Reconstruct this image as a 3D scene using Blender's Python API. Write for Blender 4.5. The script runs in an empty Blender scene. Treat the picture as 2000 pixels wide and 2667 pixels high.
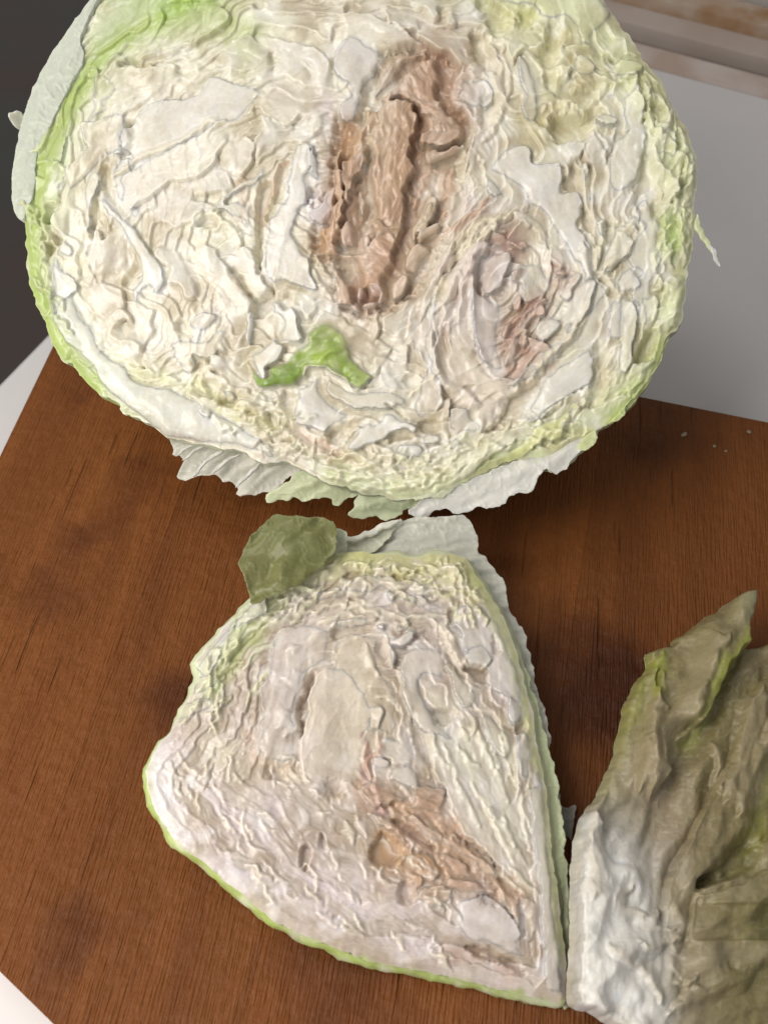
import bpy, math
import numpy as np

# ---------------------------------------------------------------- camera, world, lamps
scn = bpy.context.scene
W0, H0, FPX = 2000.0, 2667.0, 2600.0
CAMH, PITCH = 0.27, math.radians(55)
cd = bpy.data.cameras.new("camera"); cam = bpy.data.objects.new("camera", cd)
scn.collection.objects.link(cam); scn.camera = cam
cam.location = (0, 0, CAMH); cam.rotation_euler = (math.radians(90) - PITCH, 0, 0)
cd.sensor_fit = 'VERTICAL'; cd.sensor_height = 24.0; cd.lens = FPX / H0 * 24.0
cd.clip_start = 0.005; cd.clip_end = 20.0
cd.dof.use_dof = True; cd.dof.focus_distance = 0.292; cd.dof.aperture_fstop = 11.0

world = bpy.data.worlds.new("World"); scn.world = world; world.use_nodes = True
bg = world.node_tree.nodes["Background"]
bg.inputs[0].default_value = (0.98, 0.98, 1.0, 1); bg.inputs[1].default_value = 0.33

def lamp(name, kind, loc, target, energy, size, col, **kw):
    l = bpy.data.lights.new(name, kind); l.energy = energy; l.color = col
    if kind == 'AREA': l.shape = 'DISK'; l.size = size
    else: l.shadow_soft_size = size
    for k, v in kw.items(): setattr(l, k, v)
    o = bpy.data.objects.new(name, l); scn.collection.objects.link(o)
    from mathutils import Vector
    o.location = loc; o.rotation_euler = (Vector(target) - Vector(loc)).to_track_quat('-Z', 'Y').to_euler()
    return o
# ceiling lamp up and to the left behind the cabbage, and a soft lamp low on the left in front
lamp("ceiling_lamp", 'AREA', (-0.40, 0.45, 0.95), (0, 0.20, 0.05), 1.9, 0.35, (1.0, 0.96, 0.90))
lamp("counter_lamp", 'AREA', (-0.30, 0.02, 0.44), (-0.02, 0.20, 0.05), 1.55, 0.28, (1.0, 0.95, 0.90))
lamp("board_fill", 'AREA', (-0.27, -0.12, 0.15), (-0.15, 0.0, 0.0), 0.62, 0.12, (1.0, 0.93, 0.84))  # added fill, no window there; brightens the lower left of the board
scn.view_settings.view_transform = 'Standard'; scn.view_settings.look = 'None'
scn.view_settings.exposure = 0.0; scn.view_settings.gamma = 1.0

# ---------------------------------------------------------------- noise and frames
def _hash(ix, iy, seed):
    h = (ix.astype(np.int64) * 374761393 + iy.astype(np.int64) * 668265263 + seed * 1442695041) & 0xFFFFFFFF
    h = ((h ^ (h >> 13)) * 1274126177) & 0xFFFFFFFF
    return (h ^ (h >> 16)) & 0xFFFFFFFF
def perlin(x, y, seed=0):
    xi = np.floor(x); yi = np.floor(y); fx = x - xi; fy = y - yi
    u = fx * fx * fx * (fx * (fx * 6 - 15) + 10); v = fy * fy * fy * (fy * (fy * 6 - 15) + 10)
    def g(dx, dy):
        a = _hash(xi + dx, yi + dy, seed) * (2 * math.pi / 4294967296.0)
        return np.cos(a) * (fx - dx) + np.sin(a) * (fy - dy)
    a = g(0, 0); b = g(1, 0); c = g(0, 1); d = g(1, 1)
    return ((a + (b - a) * u) * (1 - v) + (c + (d - c) * u) * v) * 1.5
def fbm(x, y, seed=0, octv=3):
    r = 0; a = 1.0
    for i in range(octv):
        r = r + a * perlin(x, y, seed + i * 17); x = x * 2.03; y = y * 2.03; a *= 0.5
    return r
def rnd(seed):
    return float(_hash(np.array([seed]), np.array([seed * 7 + 3]), 99)[0]) / 4294967296.0

cp, sp = math.cos(PITCH), math.sin(PITCH)
FWD = np.array([0, cp, -sp]); RGT = np.array([1.0, 0, 0]); UP = np.array([0, sp, cp]); CAMP = np.array([0, 0, CAMH])
class Frame:
    """A flat plane standing in the scene; (u, v) are laid out over it, h rises along its normal."""
    def __init__(s, point, normal):
        s.p = np.array(point, float); s.n = np.array(normal, float) / np.linalg.norm(normal)
        s.k = np.dot(s.p - CAMP, FWD) / FPX
    def P(s, u, v, h=0.0):
        d = FWD[None] + RGT[None] * ((u - W0 / 2) / FPX)[:, None] - UP[None] * ((v - H0 / 2) / FPX)[:, None]
        t = np.dot(s.p - CAMP, s.n) / (d @ s.n)
        return CAMP + d * t[:, None] + s.n[None] * (np.asarray(h) * s.k).reshape(-1, 1)
def ray_at(u, v, depth):
    return CAMP + depth * (FWD + RGT * (u - W0 / 2) / FPX - UP * (v - H0 / 2) / FPX)
HEAD = Frame(ray_at(930, 640, 0.300), -FWD + 0.04 * UP - 0.03 * RGT)
_a, _b, _c = ray_at(950, 1400, 0.285), ray_at(1400, 2620, 0.240), ray_at(450, 2050, 0.256)
_n = np.cross(_b - _a, _c - _a); _n = _n if np.dot(_n, -FWD) > 0 else -_n
WEDGE = Frame(_a, _n)
LOOSE = Frame((0, 0, 0.010), (0.10, -0.12, 1)); LOOSE.k = 1e-4
BOARD = Frame((0, 0, 0.0), (0, 0, 1)); BOARD.k = 1e-4
print("wedge normal", WEDGE.n)

# ---------------------------------------------------------------- outlines
def smooth_closed(pts, step=7.0):
    p = np.array(pts, float); n = len(p)
    q = []
    for i in range(n):
        p0, p1, p2, p3 = p[i - 1], p[i], p[(i + 1) % n], p[(i + 2) % n]
        m = max(2, int(np.linalg.norm(p2 - p1) / step))
        for t in np.arange(m) / m:
            q.append(0.5 * ((2 * p1) + (p2 - p0) * t + (2 * p0 - 5 * p1 + 4 * p2 - p3) * t * t + (3 * p1 - p0 - 3 * p2 + p3) * t ** 3))
    return np.array(q)
def smooth_open(pts, step=6.0):
    p = np.array(pts, float); p = np.vstack([2 * p[0] - p[1], p, 2 * p[-1] - p[-2]])
    q = []
    for i in range(1, len(p) - 2):
        p0, p1, p2, p3 = p[i - 1], p[i], p[i + 1], p[i + 2]
        m = max(2, int(np.linalg.norm(p2 - p1) / step))
        for t in np.arange(m) / m:
            q.append(0.5 * ((2 * p1) + (p2 - p0) * t + (2 * p0 - 5 * p1 + 4 * p2 - p3) * t * t + (3 * p1 - p0 - 3 * p2 + p3) * t ** 3))
    q.append(p[-2]); return np.array(q)
def ragged(o, amp, wl, seed):
    s = np.concatenate([[0], np.cumsum(np.linalg.norm(np.diff(o, axis=0), axis=1))])
    t = np.roll(o, -1, 0) - np.roll(o, 1, 0); t /= np.linalg.norm(t, axis=1)[:, None] + 1e-9
    nn = np.stack([t[:, 1], -t[:, 0]], 1)
    return o + nn * (amp * fbm(o[:, 0] / wl + 3.1, o[:, 1] / wl, seed, 3))[:, None]
def seg_dist(P, A, B):
    """distance from points to the polyline pieces A->B, and the nearest points"""
    out = np.full(len(P), 1e9); near = np.zeros_like(P); ch = max(1, 1500000 // max(1, len(A)))
    AB = B - A; L2 = (AB ** 2).sum(1) + 1e-9
    for i in range(0, len(P), ch):
        p = P[i:i + ch]
        t = ((p[:, None, 0] - A[None, :, 0]) * AB[None, :, 0] + (p[:, None, 1] - A[None, :, 1]) * AB[None, :, 1]) / L2
        t = np.clip(t, 0, 1)
        dx = p[:, None, 0] - A[None, :, 0] - t * AB[None, :, 0]; dy = p[:, None, 1] - A[None, :, 1] - t * AB[None, :, 1]
        d2 = dx * dx + dy * dy; j = d2.argmin(1); r = np.arange(len(p))
        out[i:i + ch] = np.sqrt(d2[r, j]); near[i:i + ch, 0] = p[:, 0] - dx[r, j]; near[i:i + ch, 1] = p[:, 1] - dy[r, j]
    return out, near
def inside(P, o):
    x, y = P[:, 0], P[:, 1]; c = np.zeros(len(P), bool); x0, y0 = o[-1]
    for x1, y1 in o:
        if y0 != y1:
            m = ((y1 > y) != (y0 > y)) & (x < (x0 - x1) * (y - y1) / (y0 - y1) + x1); c ^= m
        x0, y0 = x1, y1
    return c
def grid_in(o, g):
    """cells of a square grid inside the outline, the border points pulled onto the outline"""
    lo = o.min(0) - g; hi = o.max(0) + g
    nx = int((hi[0] - lo[0]) / g) + 2; ny = int((hi[1] - lo[1]) / g) + 2
    X, Y = np.meshgrid(lo[0] + np.arange(nx) * g, lo[1] + np.arange(ny) * g)
    P = np.stack([X.ravel(), Y.ravel()], 1); ins = inside(P, o)
    I = ins.reshape(ny, nx); q = I[:-1, :-1] | I[1:, :-1] | I[:-1, 1:] | I[1:, 1:]
    cnt = I[:-1, :-1].astype(int) + I[1:, :-1] + I[:-1, 1:] + I[1:, 1:]
    q = cnt >= 1
    jy, jx = np.nonzero(q); a = jy * nx + jx
    F = np.stack([a, a + 1, a + nx + 1, a + nx], 1)
    used = np.unique(F); mp = -np.ones(nx * ny, int); mp[used] = np.arange(len(used)); F = mp[F]
    P = P[used]; ins = ins[used]
    d, near = seg_dist(P, o, np.roll(o, -1, 0))
    P[~ins] = near[~ins]; d[~ins] = 0
    return P, d, F, nx
def border_edges(F):
    E = np.concatenate([F[:, [0, 1]], F[:, [1, 2]], F[:, [2, 3]], F[:, [3, 0]]])
    key = np.sort(E, 1); k = key[:, 0].astype(np.int64) * 10000000 + key[:, 1]
    u, idx, c = np.unique(k, return_index=True, return_counts=True)
    return E[idx[c == 1]]

# ---------------------------------------------------------------- colour of the tissue itself (flesh, leaf green, rot)
def mixc(c, col, w):
    return c * (1 - w[:, None]) + np.array(col)[None] * w[:, None]
def strokes(P, base, L, seed=5):
    c = np.tile(np.array(base, float), (len(P), 1))
    Q = P + 16 * np.stack([fbm(P[:, 0] / 55, P[:, 1] / 55, seed, 3), fbm(P[:, 0] / 55 + 40, P[:, 1] / 55, seed + 3, 3)], 1)
    for pts, sig, col, st in L:
        p = np.array(pts, float)
        if len(p) == 1: p = np.vstack([p, p + 1])
        m = (Q[:, 0] > p[:, 0].min() - 3 * sig) & (Q[:, 0] < p[:, 0].max() + 3 * sig) & (Q[:, 1] > p[:, 1].min() - 3 * sig) & (Q[:, 1] < p[:, 1].max() + 3 * sig)
        if not m.any(): continue
        d, _ = seg_dist(Q[m], p[:-1], p[1:])
        w = np.zeros(len(P)); w[m] = st * np.exp(-(d / sig) ** 2)
        c = mixc(c, col, w)
    n = fbm(P[:, 0] / 70, P[:, 1] / 70, seed + 9, 4); n2 = fbm(P[:, 0] / 13, P[:, 1] / 13, seed + 11, 2)
    c = c * (1 + 0.05 * n + 0.03 * n2)[:, None]
    c[:, 2] *= 1 - 0.06 * fbm(P[:, 0] / 110 + 9, P[:, 1] / 110, seed + 21, 2)
    return np.clip(c, 0.01, 0.9)

WHITE = (.76, .74, .68); IVORY = (.74, .69, .56); CREAM = (.72, .66, .50); PINK = (.70, .60, .52); LILAC = (.62, .55, .54)
YEL = (.70, .70, .34); PALEG = (.62, .68, .42); GREEN = (.33, .46, .09); BRIGHT = (.30, .46, .05); OUTER = (.58, .62, .54)
BROWN = (.47, .30, .20); TAN = (.62, .45, .33); ROSE = (.58, .40, .32); OCHRE = (.56, .36, .16)

# ---------------------------------------------------------------- materials
def leaf_material(name, rough=0.45, sss=0.80, radius=0.0014, bump=0.16, trans=0.0, scale=900.0, coat=0.15):
    m = bpy.data.materials.new(name); m.use_nodes = True; nt = m.node_tree; b = nt.nodes["Principled BSDF"]
    at = nt.nodes.new("ShaderNodeAttribute"); at.attribute_name = "Col"
    tc = nt.nodes.new("ShaderNodeTexCoord"); n1 = nt.nodes.new("ShaderNodeTexNoise"); n1.inputs["Scale"].default_value = scale
    n1.inputs["Detail"].default_value = 4; n1.inputs["Roughness"].default_value = 0.6
    nt.links.new(tc.outputs["Object"], n1.inputs["Vector"])
    mx = nt.nodes.new("ShaderNodeMix"); mx.data_type = 'RGBA'; mx.blend_type = 'MULTIPLY'; mx.inputs[0].default_value = 1.0
    rp = nt.nodes.new("ShaderNodeMapRange"); rp.inputs[1].default_value = 0.3; rp.inputs[2].default_value = 0.7
    rp.inputs[3].default_value = 0.95; rp.inputs[4].default_value = 1.04
    nt.links.new(n1.outputs[0], rp.inputs[0])
    nt.links.new(at.outputs["Color"], mx.inputs[6]); nt.links.new(rp.outputs[0], mx.inputs[7])
    nt.links.new(mx.outputs[2], b.inputs["Base Color"])
    b.inputs["Roughness"].default_value = rough
    n2 = nt.nodes.new("ShaderNodeTexNoise"); n2.inputs["Scale"].default_value = scale * 0.4; n2.inputs["Detail"].default_value = 3
    nt.links.new(tc.outputs["Object"], n2.inputs["Vector"])
    r2 = nt.nodes.new("ShaderNodeMapRange"); r2.inputs[3].default_value = rough - 0.12; r2.inputs[4].default_value = rough + 0.15
    nt.links.new(n2.outputs[0], r2.inputs[0]); nt.links.new(r2.outputs[0], b.inputs["Roughness"])
    b.inputs["Subsurface Weight"].default_value = sss
    b.inputs["Subsurface Radius"].default_value = (1.0, 0.93, 0.82); b.inputs["Subsurface Scale"].default_value = radius
    b.inputs["Coat Weight"].default_value = coat; b.inputs["Coat Roughness"].default_value = 0.16
    b.inputs["Transmission Weight"].default_value = trans
    bp = nt.nodes.new("ShaderNodeBump"); bp.inputs["Strength"].default_value = bump; bp.inputs["Distance"].default_value = 0.0006
    ad = nt.nodes.new("ShaderNodeMath"); ad.operation = 'ADD'
    nt.links.new(n1.outputs[0], ad.inputs[0]); nt.links.new(n2.outputs[0], ad.inputs[1])
    nt.links.new(ad.outputs[0], bp.inputs["Height"]); nt.links.new(bp.outputs[0], b.inputs["Normal"])
    return m
M_FLESH = leaf_material("cabbage_flesh", rough=0.40, coat=0.42)
M_ROT = leaf_material("wet_rot", rough=0.34, sss=0.5, radius=0.002, bump=0.4, coat=0.5)
M_OUTER = leaf_material("outer_leaf_skin", rough=0.46, sss=0.25, radius=0.003, bump=0.3, scale=500)
M_LOOSE = leaf_material("limp_wet_leaf", rough=0.46, sss=0.4, radius=0.0015, bump=0.5, coat=0.16, scale=420)
M_THIN = leaf_material("thin_wet_membrane", rough=0.25, sss=0.2, radius=0.002, bump=0.6, coat=0.5, scale=500)

def mesh_object(name, V, F, col, mat, parent=None, smooth=True):
    me = bpy.data.meshes.new(name); V = np.ascontiguousarray(V, dtype=np.float32)
    me.vertices.add(len(V)); me.vertices.foreach_set("co", V.ravel())
    F = np.asarray(F); nf, w = F.shape
    me.loops.add(nf * w); me.loops.foreach_set("vertex_index", F.ravel().astype(np.int32))
    me.polygons.add(nf); me.polygons.foreach_set("loop_start", (np.arange(nf) * w).astype(np.int32))
    me.polygons.foreach_set("loop_total", np.full(nf, w, np.int32))
    me.polygons.foreach_set("use_smooth", np.full(nf, smooth))
    me.update(calc_edges=True)
    if col is not None:
        a = me.color_attributes.new("Col", 'FLOAT_COLOR', 'POINT')
        c = np.ones((len(V), 4), np.float32); c[:, :3] = col; a.data.foreach_set("color", c.ravel())
    me.materials.append(mat)
    o = bpy.data.objects.new(name, me); scn.collection.objects.link(o)
    if parent: o.parent = parent
    return o
def thing(name, label, cat, loc=(0, 0, 0)):
    o = bpy.data.objects.new(name, None); scn.collection.objects.link(o); o.empty_display_size = 0.02
    o["label"] = label; o["category"] = cat
    return o

STYLE = dict(
    rib=dict(bulge=16, bw=45, rim=0, rw=12, w=[(9, 200, 60), (4, 60, 30)], ridge=2, ew=6, ewl=45, k=.78),
    petal=dict(bulge=10, bw=22, rim=5, rw=9, w=[(10, 130, 45), (3.5, 50, 18)], ridge=3, ew=6, ewl=38, k=.55),
    frill=dict(bulge=8, bw=14, rim=6, rw=7, w=[(12, 60, 30), (6, 26, 14)], ridge=7, ew=10, ewl=24, k=.5),
    crumple=dict(bulge=22, bw=24, rim=0, rw=8, w=[(16, 110, 38), (7, 40, 16)], ridge=20, ew=9, ewl=30, k=.6),
    lump=dict(bulge=20, bw=26, rim=0, rw=8, w=[(3, 60, 30)], ridge=3, ew=3, ewl=30, k=.75),
    sheet=dict(bulge=10, bw=60, rim=3, rw=10, w=[(16, 260, 80), (4, 90, 26)], ridge=5, ew=7, ewl=40, k=.6),
)
_seed = [100]
WS, RS, ES = 0.50, 0.34, 0.45   # how strongly leaves are waved, creased, and their edges stand up
def piece(frame, field, parent, crop, pts, style, z, col, tilt=(0, 0), mat=None, name="leaf", g=3.6, skirt=26, ang=None, label=None, **kw):
    _seed[0] += 1; sd = _seed[0]
    s = dict(STYLE[style]); s.update(kw)
    ox, oy, sc = crop
    o = smooth_closed([(ox + x * sc, oy + y * sc) for x, y in pts])
    o = ragged(o, s['ew'], s['ewl'], sd)
    P, d, F, _ = grid_in(o, g)
    c = P.mean(0); Q = P - c
    if ang is None:
        w_, v_ = np.linalg.eigh(np.cov(Q.T)); ax = v_[:, 1]
    else: ax = np.array([math.cos(math.radians(ang)), math.sin(math.radians(ang))])
    a = Q @ ax; b = Q @ np.array([-ax[1], ax[0]])
    wa = 14 * fbm(P[:, 0] / 80, P[:, 1] / 80, sd + 1, 2); b2 = b + wa
    if tilt == (0, 0) and style in ('petal', 'sheet', 'frill') and frame in (HEAD, WEDGE) and z > -20:
        r_ = math.radians(360 * rnd(sd)); ext = 22 / (np.abs(Q @ np.array([math.cos(r_), math.sin(r_)])).max() + 1); tilt = (ext * math.cos(r_), ext * math.sin(r_))
    if frame in (HEAD, WEDGE) and z > 0: z = z * .55 + 2
    h = z + (Q[:, 0] * tilt[0] + Q[:, 1] * tilt[1]) + .6 * s['bulge'] * (1 - np.exp(-d / s['bw'])) + s['rim'] * np.exp(-(d / s['rw']) ** 2)
    for amp, la, lb in s['w']: h = h + WS * amp * perlin(a / la + sd, b2 / lb, sd + 5)
    if s['ridge']:
        r = 1 - np.abs(perlin(a / 90 + sd * .3, b2 / 24, sd + 8)) * 2.2; r2 = 1 - np.abs(perlin(a / 34, b2 / 11, sd + 9)) * 2.2
        h = h + RS * s['ridge'] * (np.clip(r, -1, 1) ** 2 * np.sign(r) * .7 + .35 * r2)
    if mat is not None and mat.name == 'wet_rot': col = (col[0] * 1.08, col[1] * 1.05, col[2] * 1.12)
    C = field(P); ca = np.array(col)
    C = mixc(C, ca, np.full(len(P), s['k']) * (1 + .12 * fbm(P[:, 0] / 30, P[:, 1] / 30, sd, 2)).clip(0, 1.1))
    if mat is M_OUTER:
        vn = 1 - np.abs(perlin(P[:, 0] / 30 + 1.1 * fbm(P[:, 0] / 60, P[:, 1] / 60, 91, 2), P[:, 1] / 40, sd)) * 9; vn2 = 1 - np.abs(perlin(P[:, 0] / 13, P[:, 1] / 16, 93)) * 6
        C = mixc(C, C.mean(0) * 1.25 + .02, .30 * np.clip(vn, 0, 1) + .14 * np.clip(vn2, 0, 1)); h = h + 2.5 * np.clip(vn, 0, 1)
    C = np.clip(C * (.95 + .05 * np.exp(-(d / 7) ** 2))[:, None] * np.array([1, .985, .95])[None], 0.01, .88)
    V = frame.P(P[:, 0], P[:, 1], h)
    be = border_edges(F); bv = np.unique(be); n0 = len(V)
    mp = np.zeros(n0, int); mp[bv] = n0 + np.arange(len(bv))
    inn = (c - P[bv]); inn /= np.linalg.norm(inn, axis=1)[:, None] + 1e-6
    V2 = frame.P(P[bv, 0] + inn[:, 0] * 3, P[bv, 1] + inn[:, 1] * 3, h[bv] - skirt)
    F2 = np.stack([be[:, 1], be[:, 0], mp[be[:, 0]], mp[be[:, 1]]], 1)
    ob = mesh_object(name, np.vstack([V, V2]), np.vstack([F, F2]), np.vstack([C, C[bv]]), mat or M_FLESH, parent)
    if label: ob["label"] = label
    return ob
def ribbon(frame, field, parent, crop, pts, width, z, col, h=14, wav=5, mat=None, name="leaf_edge", label=None, k=.7, taper=True):
    """a curled leaf edge standing out of the cut"""
    _seed[0] += 1; sd = _seed[0]; ox, oy, sc = crop
    p = smooth_open([(ox + x * sc, oy + y * sc) for x, y in pts], 4.0); n = len(p)
    t = np.gradient(p, axis=0); t /= np.linalg.norm(t, axis=1)[:, None] + 1e-9; nn = np.stack([-t[:, 1], t[:, 0]], 1)
    s = np.arange(n) * 4.0
    off = wav * perlin(s / 34, np.zeros(n) + sd * .7, sd) + wav * .5 * perlin(s / 14, np.zeros(n) + sd * .7, sd + 1)
    p = p + nn * off[:, None]
    wd = width * (1 + .35 * perlin(s / 45, np.zeros(n) + .5, sd + 2))
    if taper: wd = wd * np.clip(np.minimum(s, s[-1] - s) / 28 + .25, 0, 1)
    h = h * ES; z = z * .6 if z > 0 and frame in (HEAD, WEDGE) else z; th = np.linspace(-1, 1, 9); X = np.sign(th) * np.abs(th) ** .8
    prof = h * (1 - th ** 4) ** .6
    prof = prof - h * 1.2 * (np.abs(th) > .99)
    U = p[:, None, :] + nn[:, None, :] * (X[None, :, None] * wd[:, None, None] * .5)
    zz = z + prof[None, :] + 6 * perlin(s / 40, np.zeros(n), sd + 3)[:, None] + 1.5 * perlin(s[:, None] / 9 + 0 * th[None], 0 * s[:, None] + th[None] * 2, sd + 4)
    U = U.reshape(-1, 2); V = frame.P(U[:, 0], U[:, 1], zz.ravel()); m = len(th)
    i = (np.arange(n - 1)[:, None] * m + np.arange(m - 1)[None]).ravel()
    F = np.stack([i, i + 1, i + m + 1, i + m], 1)
    C = mixc(field(U), col, np.full(len(U), k))
    ob = mesh_object(name, V, F, np.clip(C, .01, .88), mat or M_FLESH, parent)
    if label: ob["label"] = label
    return ob

def saw(ph, sharp=.90):
    f = ph - np.floor(ph); return np.where(f < sharp, (f / sharp) ** 1.3, .5 + .5 * np.cos(np.pi * (f - sharp) / (1 - sharp)))
def ruffles(P, d, seed, lam=42, A=1.5, L=200, B=.40, Lb=75, amp=20, C=.20, Lc=24):
    """leaf layers lying side by side: returns height, layer number and how near a cut edge is"""
    x, y = P[:, 0], P[:, 1]
    wx = 34 * fbm(x / 130, y / 130, seed + 50, 2); wy = 34 * fbm(x / 130 + 7, y / 130, seed + 51, 2)
    frill = C * perlin((x + wx) / Lc, (y + wy) / Lc, seed + 4) * np.clip(.6 + 1.4 * perlin(x / 110, y / 110, seed + 5), 0, 1.6)
    ph = d / lam + A * fbm((x + wx) / L, (y + wy) / L, seed, 2) + B * perlin((x + wx) / Lb, (y + wy) / Lb, seed + 3) + frill
    k = np.floor(ph); f = ph - k; q = _hash(k + 500, k * 3 + 900, seed) / 4294967296.0
    up = np.where(f < .90, (f / .90) ** 1.5, .5 + .5 * np.cos(np.pi * (f - .90) / .10))
    h = amp * (.35 + .9 * q) * up
    lip = np.exp(-((f - .89) / .07) ** 2)
    ph2 = d / (lam * .40) + 1.1 * fbm(x / 90 + 9, y / 90, seed + 7, 2) + .3 * perlin(x / 24, y / 24, seed + 8)
    f2 = ph2 - np.floor(ph2); mask = np.clip(.4 + 1.8 * fbm(x / 130, y / 130, seed + 12, 2), 0, 1)
    h = h + amp * .34 * mask * np.where(f2 < .85, f2 / .85, .5 + .5 * np.cos(np.pi * (f2 - .85) / .15))
    lip = np.maximum(lip, .7 * mask * np.exp(-((f2 - .84) / .10) ** 2))
    h = h + 3.5 * perlin(x / 45, y / 45, seed + 14) + 2.5 * lip
    return h, q, lip

SINGLE = False
class Relief:
    """One cut surface. Leaves are laid over it one after another; in the end each leaf becomes its own part."""
    def __init__(s, frame, out, field, parent, hfun, holes, seed, rag, g=3.0, detail=0.14, gain=.47, drop=(20, 14), tone=(1, 1, 1)):
        s.tone = tone
        s.gain, s.drop = gain, drop
        s.frame, s.field, s.parent = frame, field, parent
        s.o = ragged(smooth_closed(out), rag, 26, seed); s.P, s.d, s.F, _ = grid_in(s.o, g); s.g = g
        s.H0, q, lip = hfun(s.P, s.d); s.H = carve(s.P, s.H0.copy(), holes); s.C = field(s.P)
        # every layer has its own tone, and a fresh cut edge is paler than the face of the leaf
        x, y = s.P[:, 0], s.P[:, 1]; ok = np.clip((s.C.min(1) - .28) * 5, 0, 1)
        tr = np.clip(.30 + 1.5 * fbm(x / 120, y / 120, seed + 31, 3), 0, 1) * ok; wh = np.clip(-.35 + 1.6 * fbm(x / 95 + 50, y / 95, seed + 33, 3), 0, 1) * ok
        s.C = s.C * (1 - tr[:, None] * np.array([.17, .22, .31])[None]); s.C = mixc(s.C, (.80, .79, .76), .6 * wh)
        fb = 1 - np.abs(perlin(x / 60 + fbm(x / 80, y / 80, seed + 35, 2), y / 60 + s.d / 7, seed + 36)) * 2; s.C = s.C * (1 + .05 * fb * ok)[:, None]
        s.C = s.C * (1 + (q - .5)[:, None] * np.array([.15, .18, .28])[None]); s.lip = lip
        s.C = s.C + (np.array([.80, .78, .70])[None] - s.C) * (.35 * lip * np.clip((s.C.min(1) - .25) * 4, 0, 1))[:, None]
        s.ID = np.zeros(len(s.P), int); s.meta = [("cut_face", None, None)]; s.detail = detail
        s.holes = holes[1:-1]
    def sel(s, lo, hi):
        P = s.P; return np.nonzero((P[:, 0] > lo[0]) & (P[:, 0] < hi[0]) & (P[:, 1] > lo[1]) & (P[:, 1] < hi[1]))[0]
    def leaf(s, crop, pts, style, z, col, tilt=None, ang=None, label=None, crisp=None, name="leaf", soft=30, mat=None, colf=None, **kw):
        _seed[0] += 1; sd = _seed[0]; st = dict(STYLE[style]); st.update({k: v for k, v in kw.items() if k in st})
        rot = mat is M_ROT
        if rot:
            rg = 1.5 if s.frame is WEDGE else 1.15
            st['w'] = [(12 * rg, 90, 34), (7 * rg, 40, 15), (3 * rg, 18, 8)]; st['ridge'] = st['ridge'] * .9 * rg
        ox, oy, sc = crop
        o = ragged(smooth_closed([(ox + x * sc, oy + y * sc) for x, y in pts]), st['ew'], st['ewl'], sd)
        ix = s.sel(o.min(0) - 24, o.max(0) + 24)
        if len(ix) < 20: return
        P = s.P[ix]; d, _ = seg_dist(P, o, np.roll(o, -1, 0)); ins = inside(P, o); sdist = np.where(ins, d, -d)
        if ins.sum() < 12: return
        c = P[ins].mean(0); Q = P - c
        if ang is None: _, v_ = np.linalg.eigh(np.cov(Q[ins].T)); ax = v_[:, 1]
        else: ax = np.array([math.cos(math.radians(ang)), math.sin(math.radians(ang))])
        a = Q @ ax; b = Q @ np.array([-ax[1], ax[0]])
        # the leaf stands free on one side and grows out of its neighbours on the other
        perp = np.array([-ax[1], ax[0]]); sg = 1 if rnd(sd) < .5 else -1
        if crisp is not None: perp = np.array([math.cos(math.radians(crisp)), math.sin(math.radians(crisp))]); sg = 1
        ext = np.abs(Q[ins] @ perp).max() + 1; t = sg * (Q @ perp) / ext
        t = t + .5 * perlin(P[:, 0] / 90, P[:, 1] / 90, sd + 2)
        side = np.clip(.5 + .8 * t, 0, 1)
        smooth = style in ('rib', 'lump')
        side = np.clip((side - .34) * 1.8, 0, 1); wd = 2.5 + (1 - side) * (min(soft, ext) * (.9 if smooth else 1.1))
        lift = (.35 + .65 * side) * (z * .9 + 6)
        h = lift + .5 * st['bulge'] * (1 - np.exp(-np.maximum(d, 0) / st['bw'])) + (st['rim'] + 6) * side * np.exp(-(d / 5.5) ** 2)
        wa = 14 * fbm(P[:, 0] / 80, P[:, 1] / 80, sd + 1, 2); b2 = b + wa
        for amp, la, lb in st['w']: h = h + (.55 if smooth else .8) * amp * perlin(a / la + sd, b2 / lb, sd + 5)
        if st['ridge']:
            r = 1 - np.abs(perlin(a / 90 + sd * .3, b2 / 24, sd + 8)) * 2.2; r2 = 1 - np.abs(perlin(a / 34, b2 / 11, sd + 9)) * 2.2
            h = h + .42 * st['ridge'] * (np.clip(r, -1, 1) ** 2 * np.sign(r) * .7 + .3 * r2)
        h = h + (s.detail * (.45 if smooth else 1.0)) * s.H0[ix] * (0 if rot else 1) + (z if rot and z < 0 else 0)
        w = np.clip(sdist / wd, 0, 1); w = w * w * (3 - 2 * w)
        gr = (~ins) * np.exp(-(d / 9.0) ** 2) * side * (5 if style != 'rib' else 2)
        s.H[ix] = s.H[ix] * (1 - w) + h * w - gr
        kk = st['k'] * .85 * (1 + .35 * fbm(P[:, 0] / 34, P[:, 1] / 34, sd, 2)); wc = np.clip(w * kk * (1 if rot else .8), 0, 1)
        tint = 1 + .05 * (rnd(sd * 3) - .5); s.C[ix] = s.C[ix] * (1 - wc[:, None]) + ((np.array(col) * tint)[None] if colf is None else colf(P)) * wc[:, None]
        keep = smooth or rot or label or sd % 7 < 2
        if keep: s.meta.append((name, label, mat))
        s.ID[ix[w > .5]] = len(s.meta) - 1 if keep else 0
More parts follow.
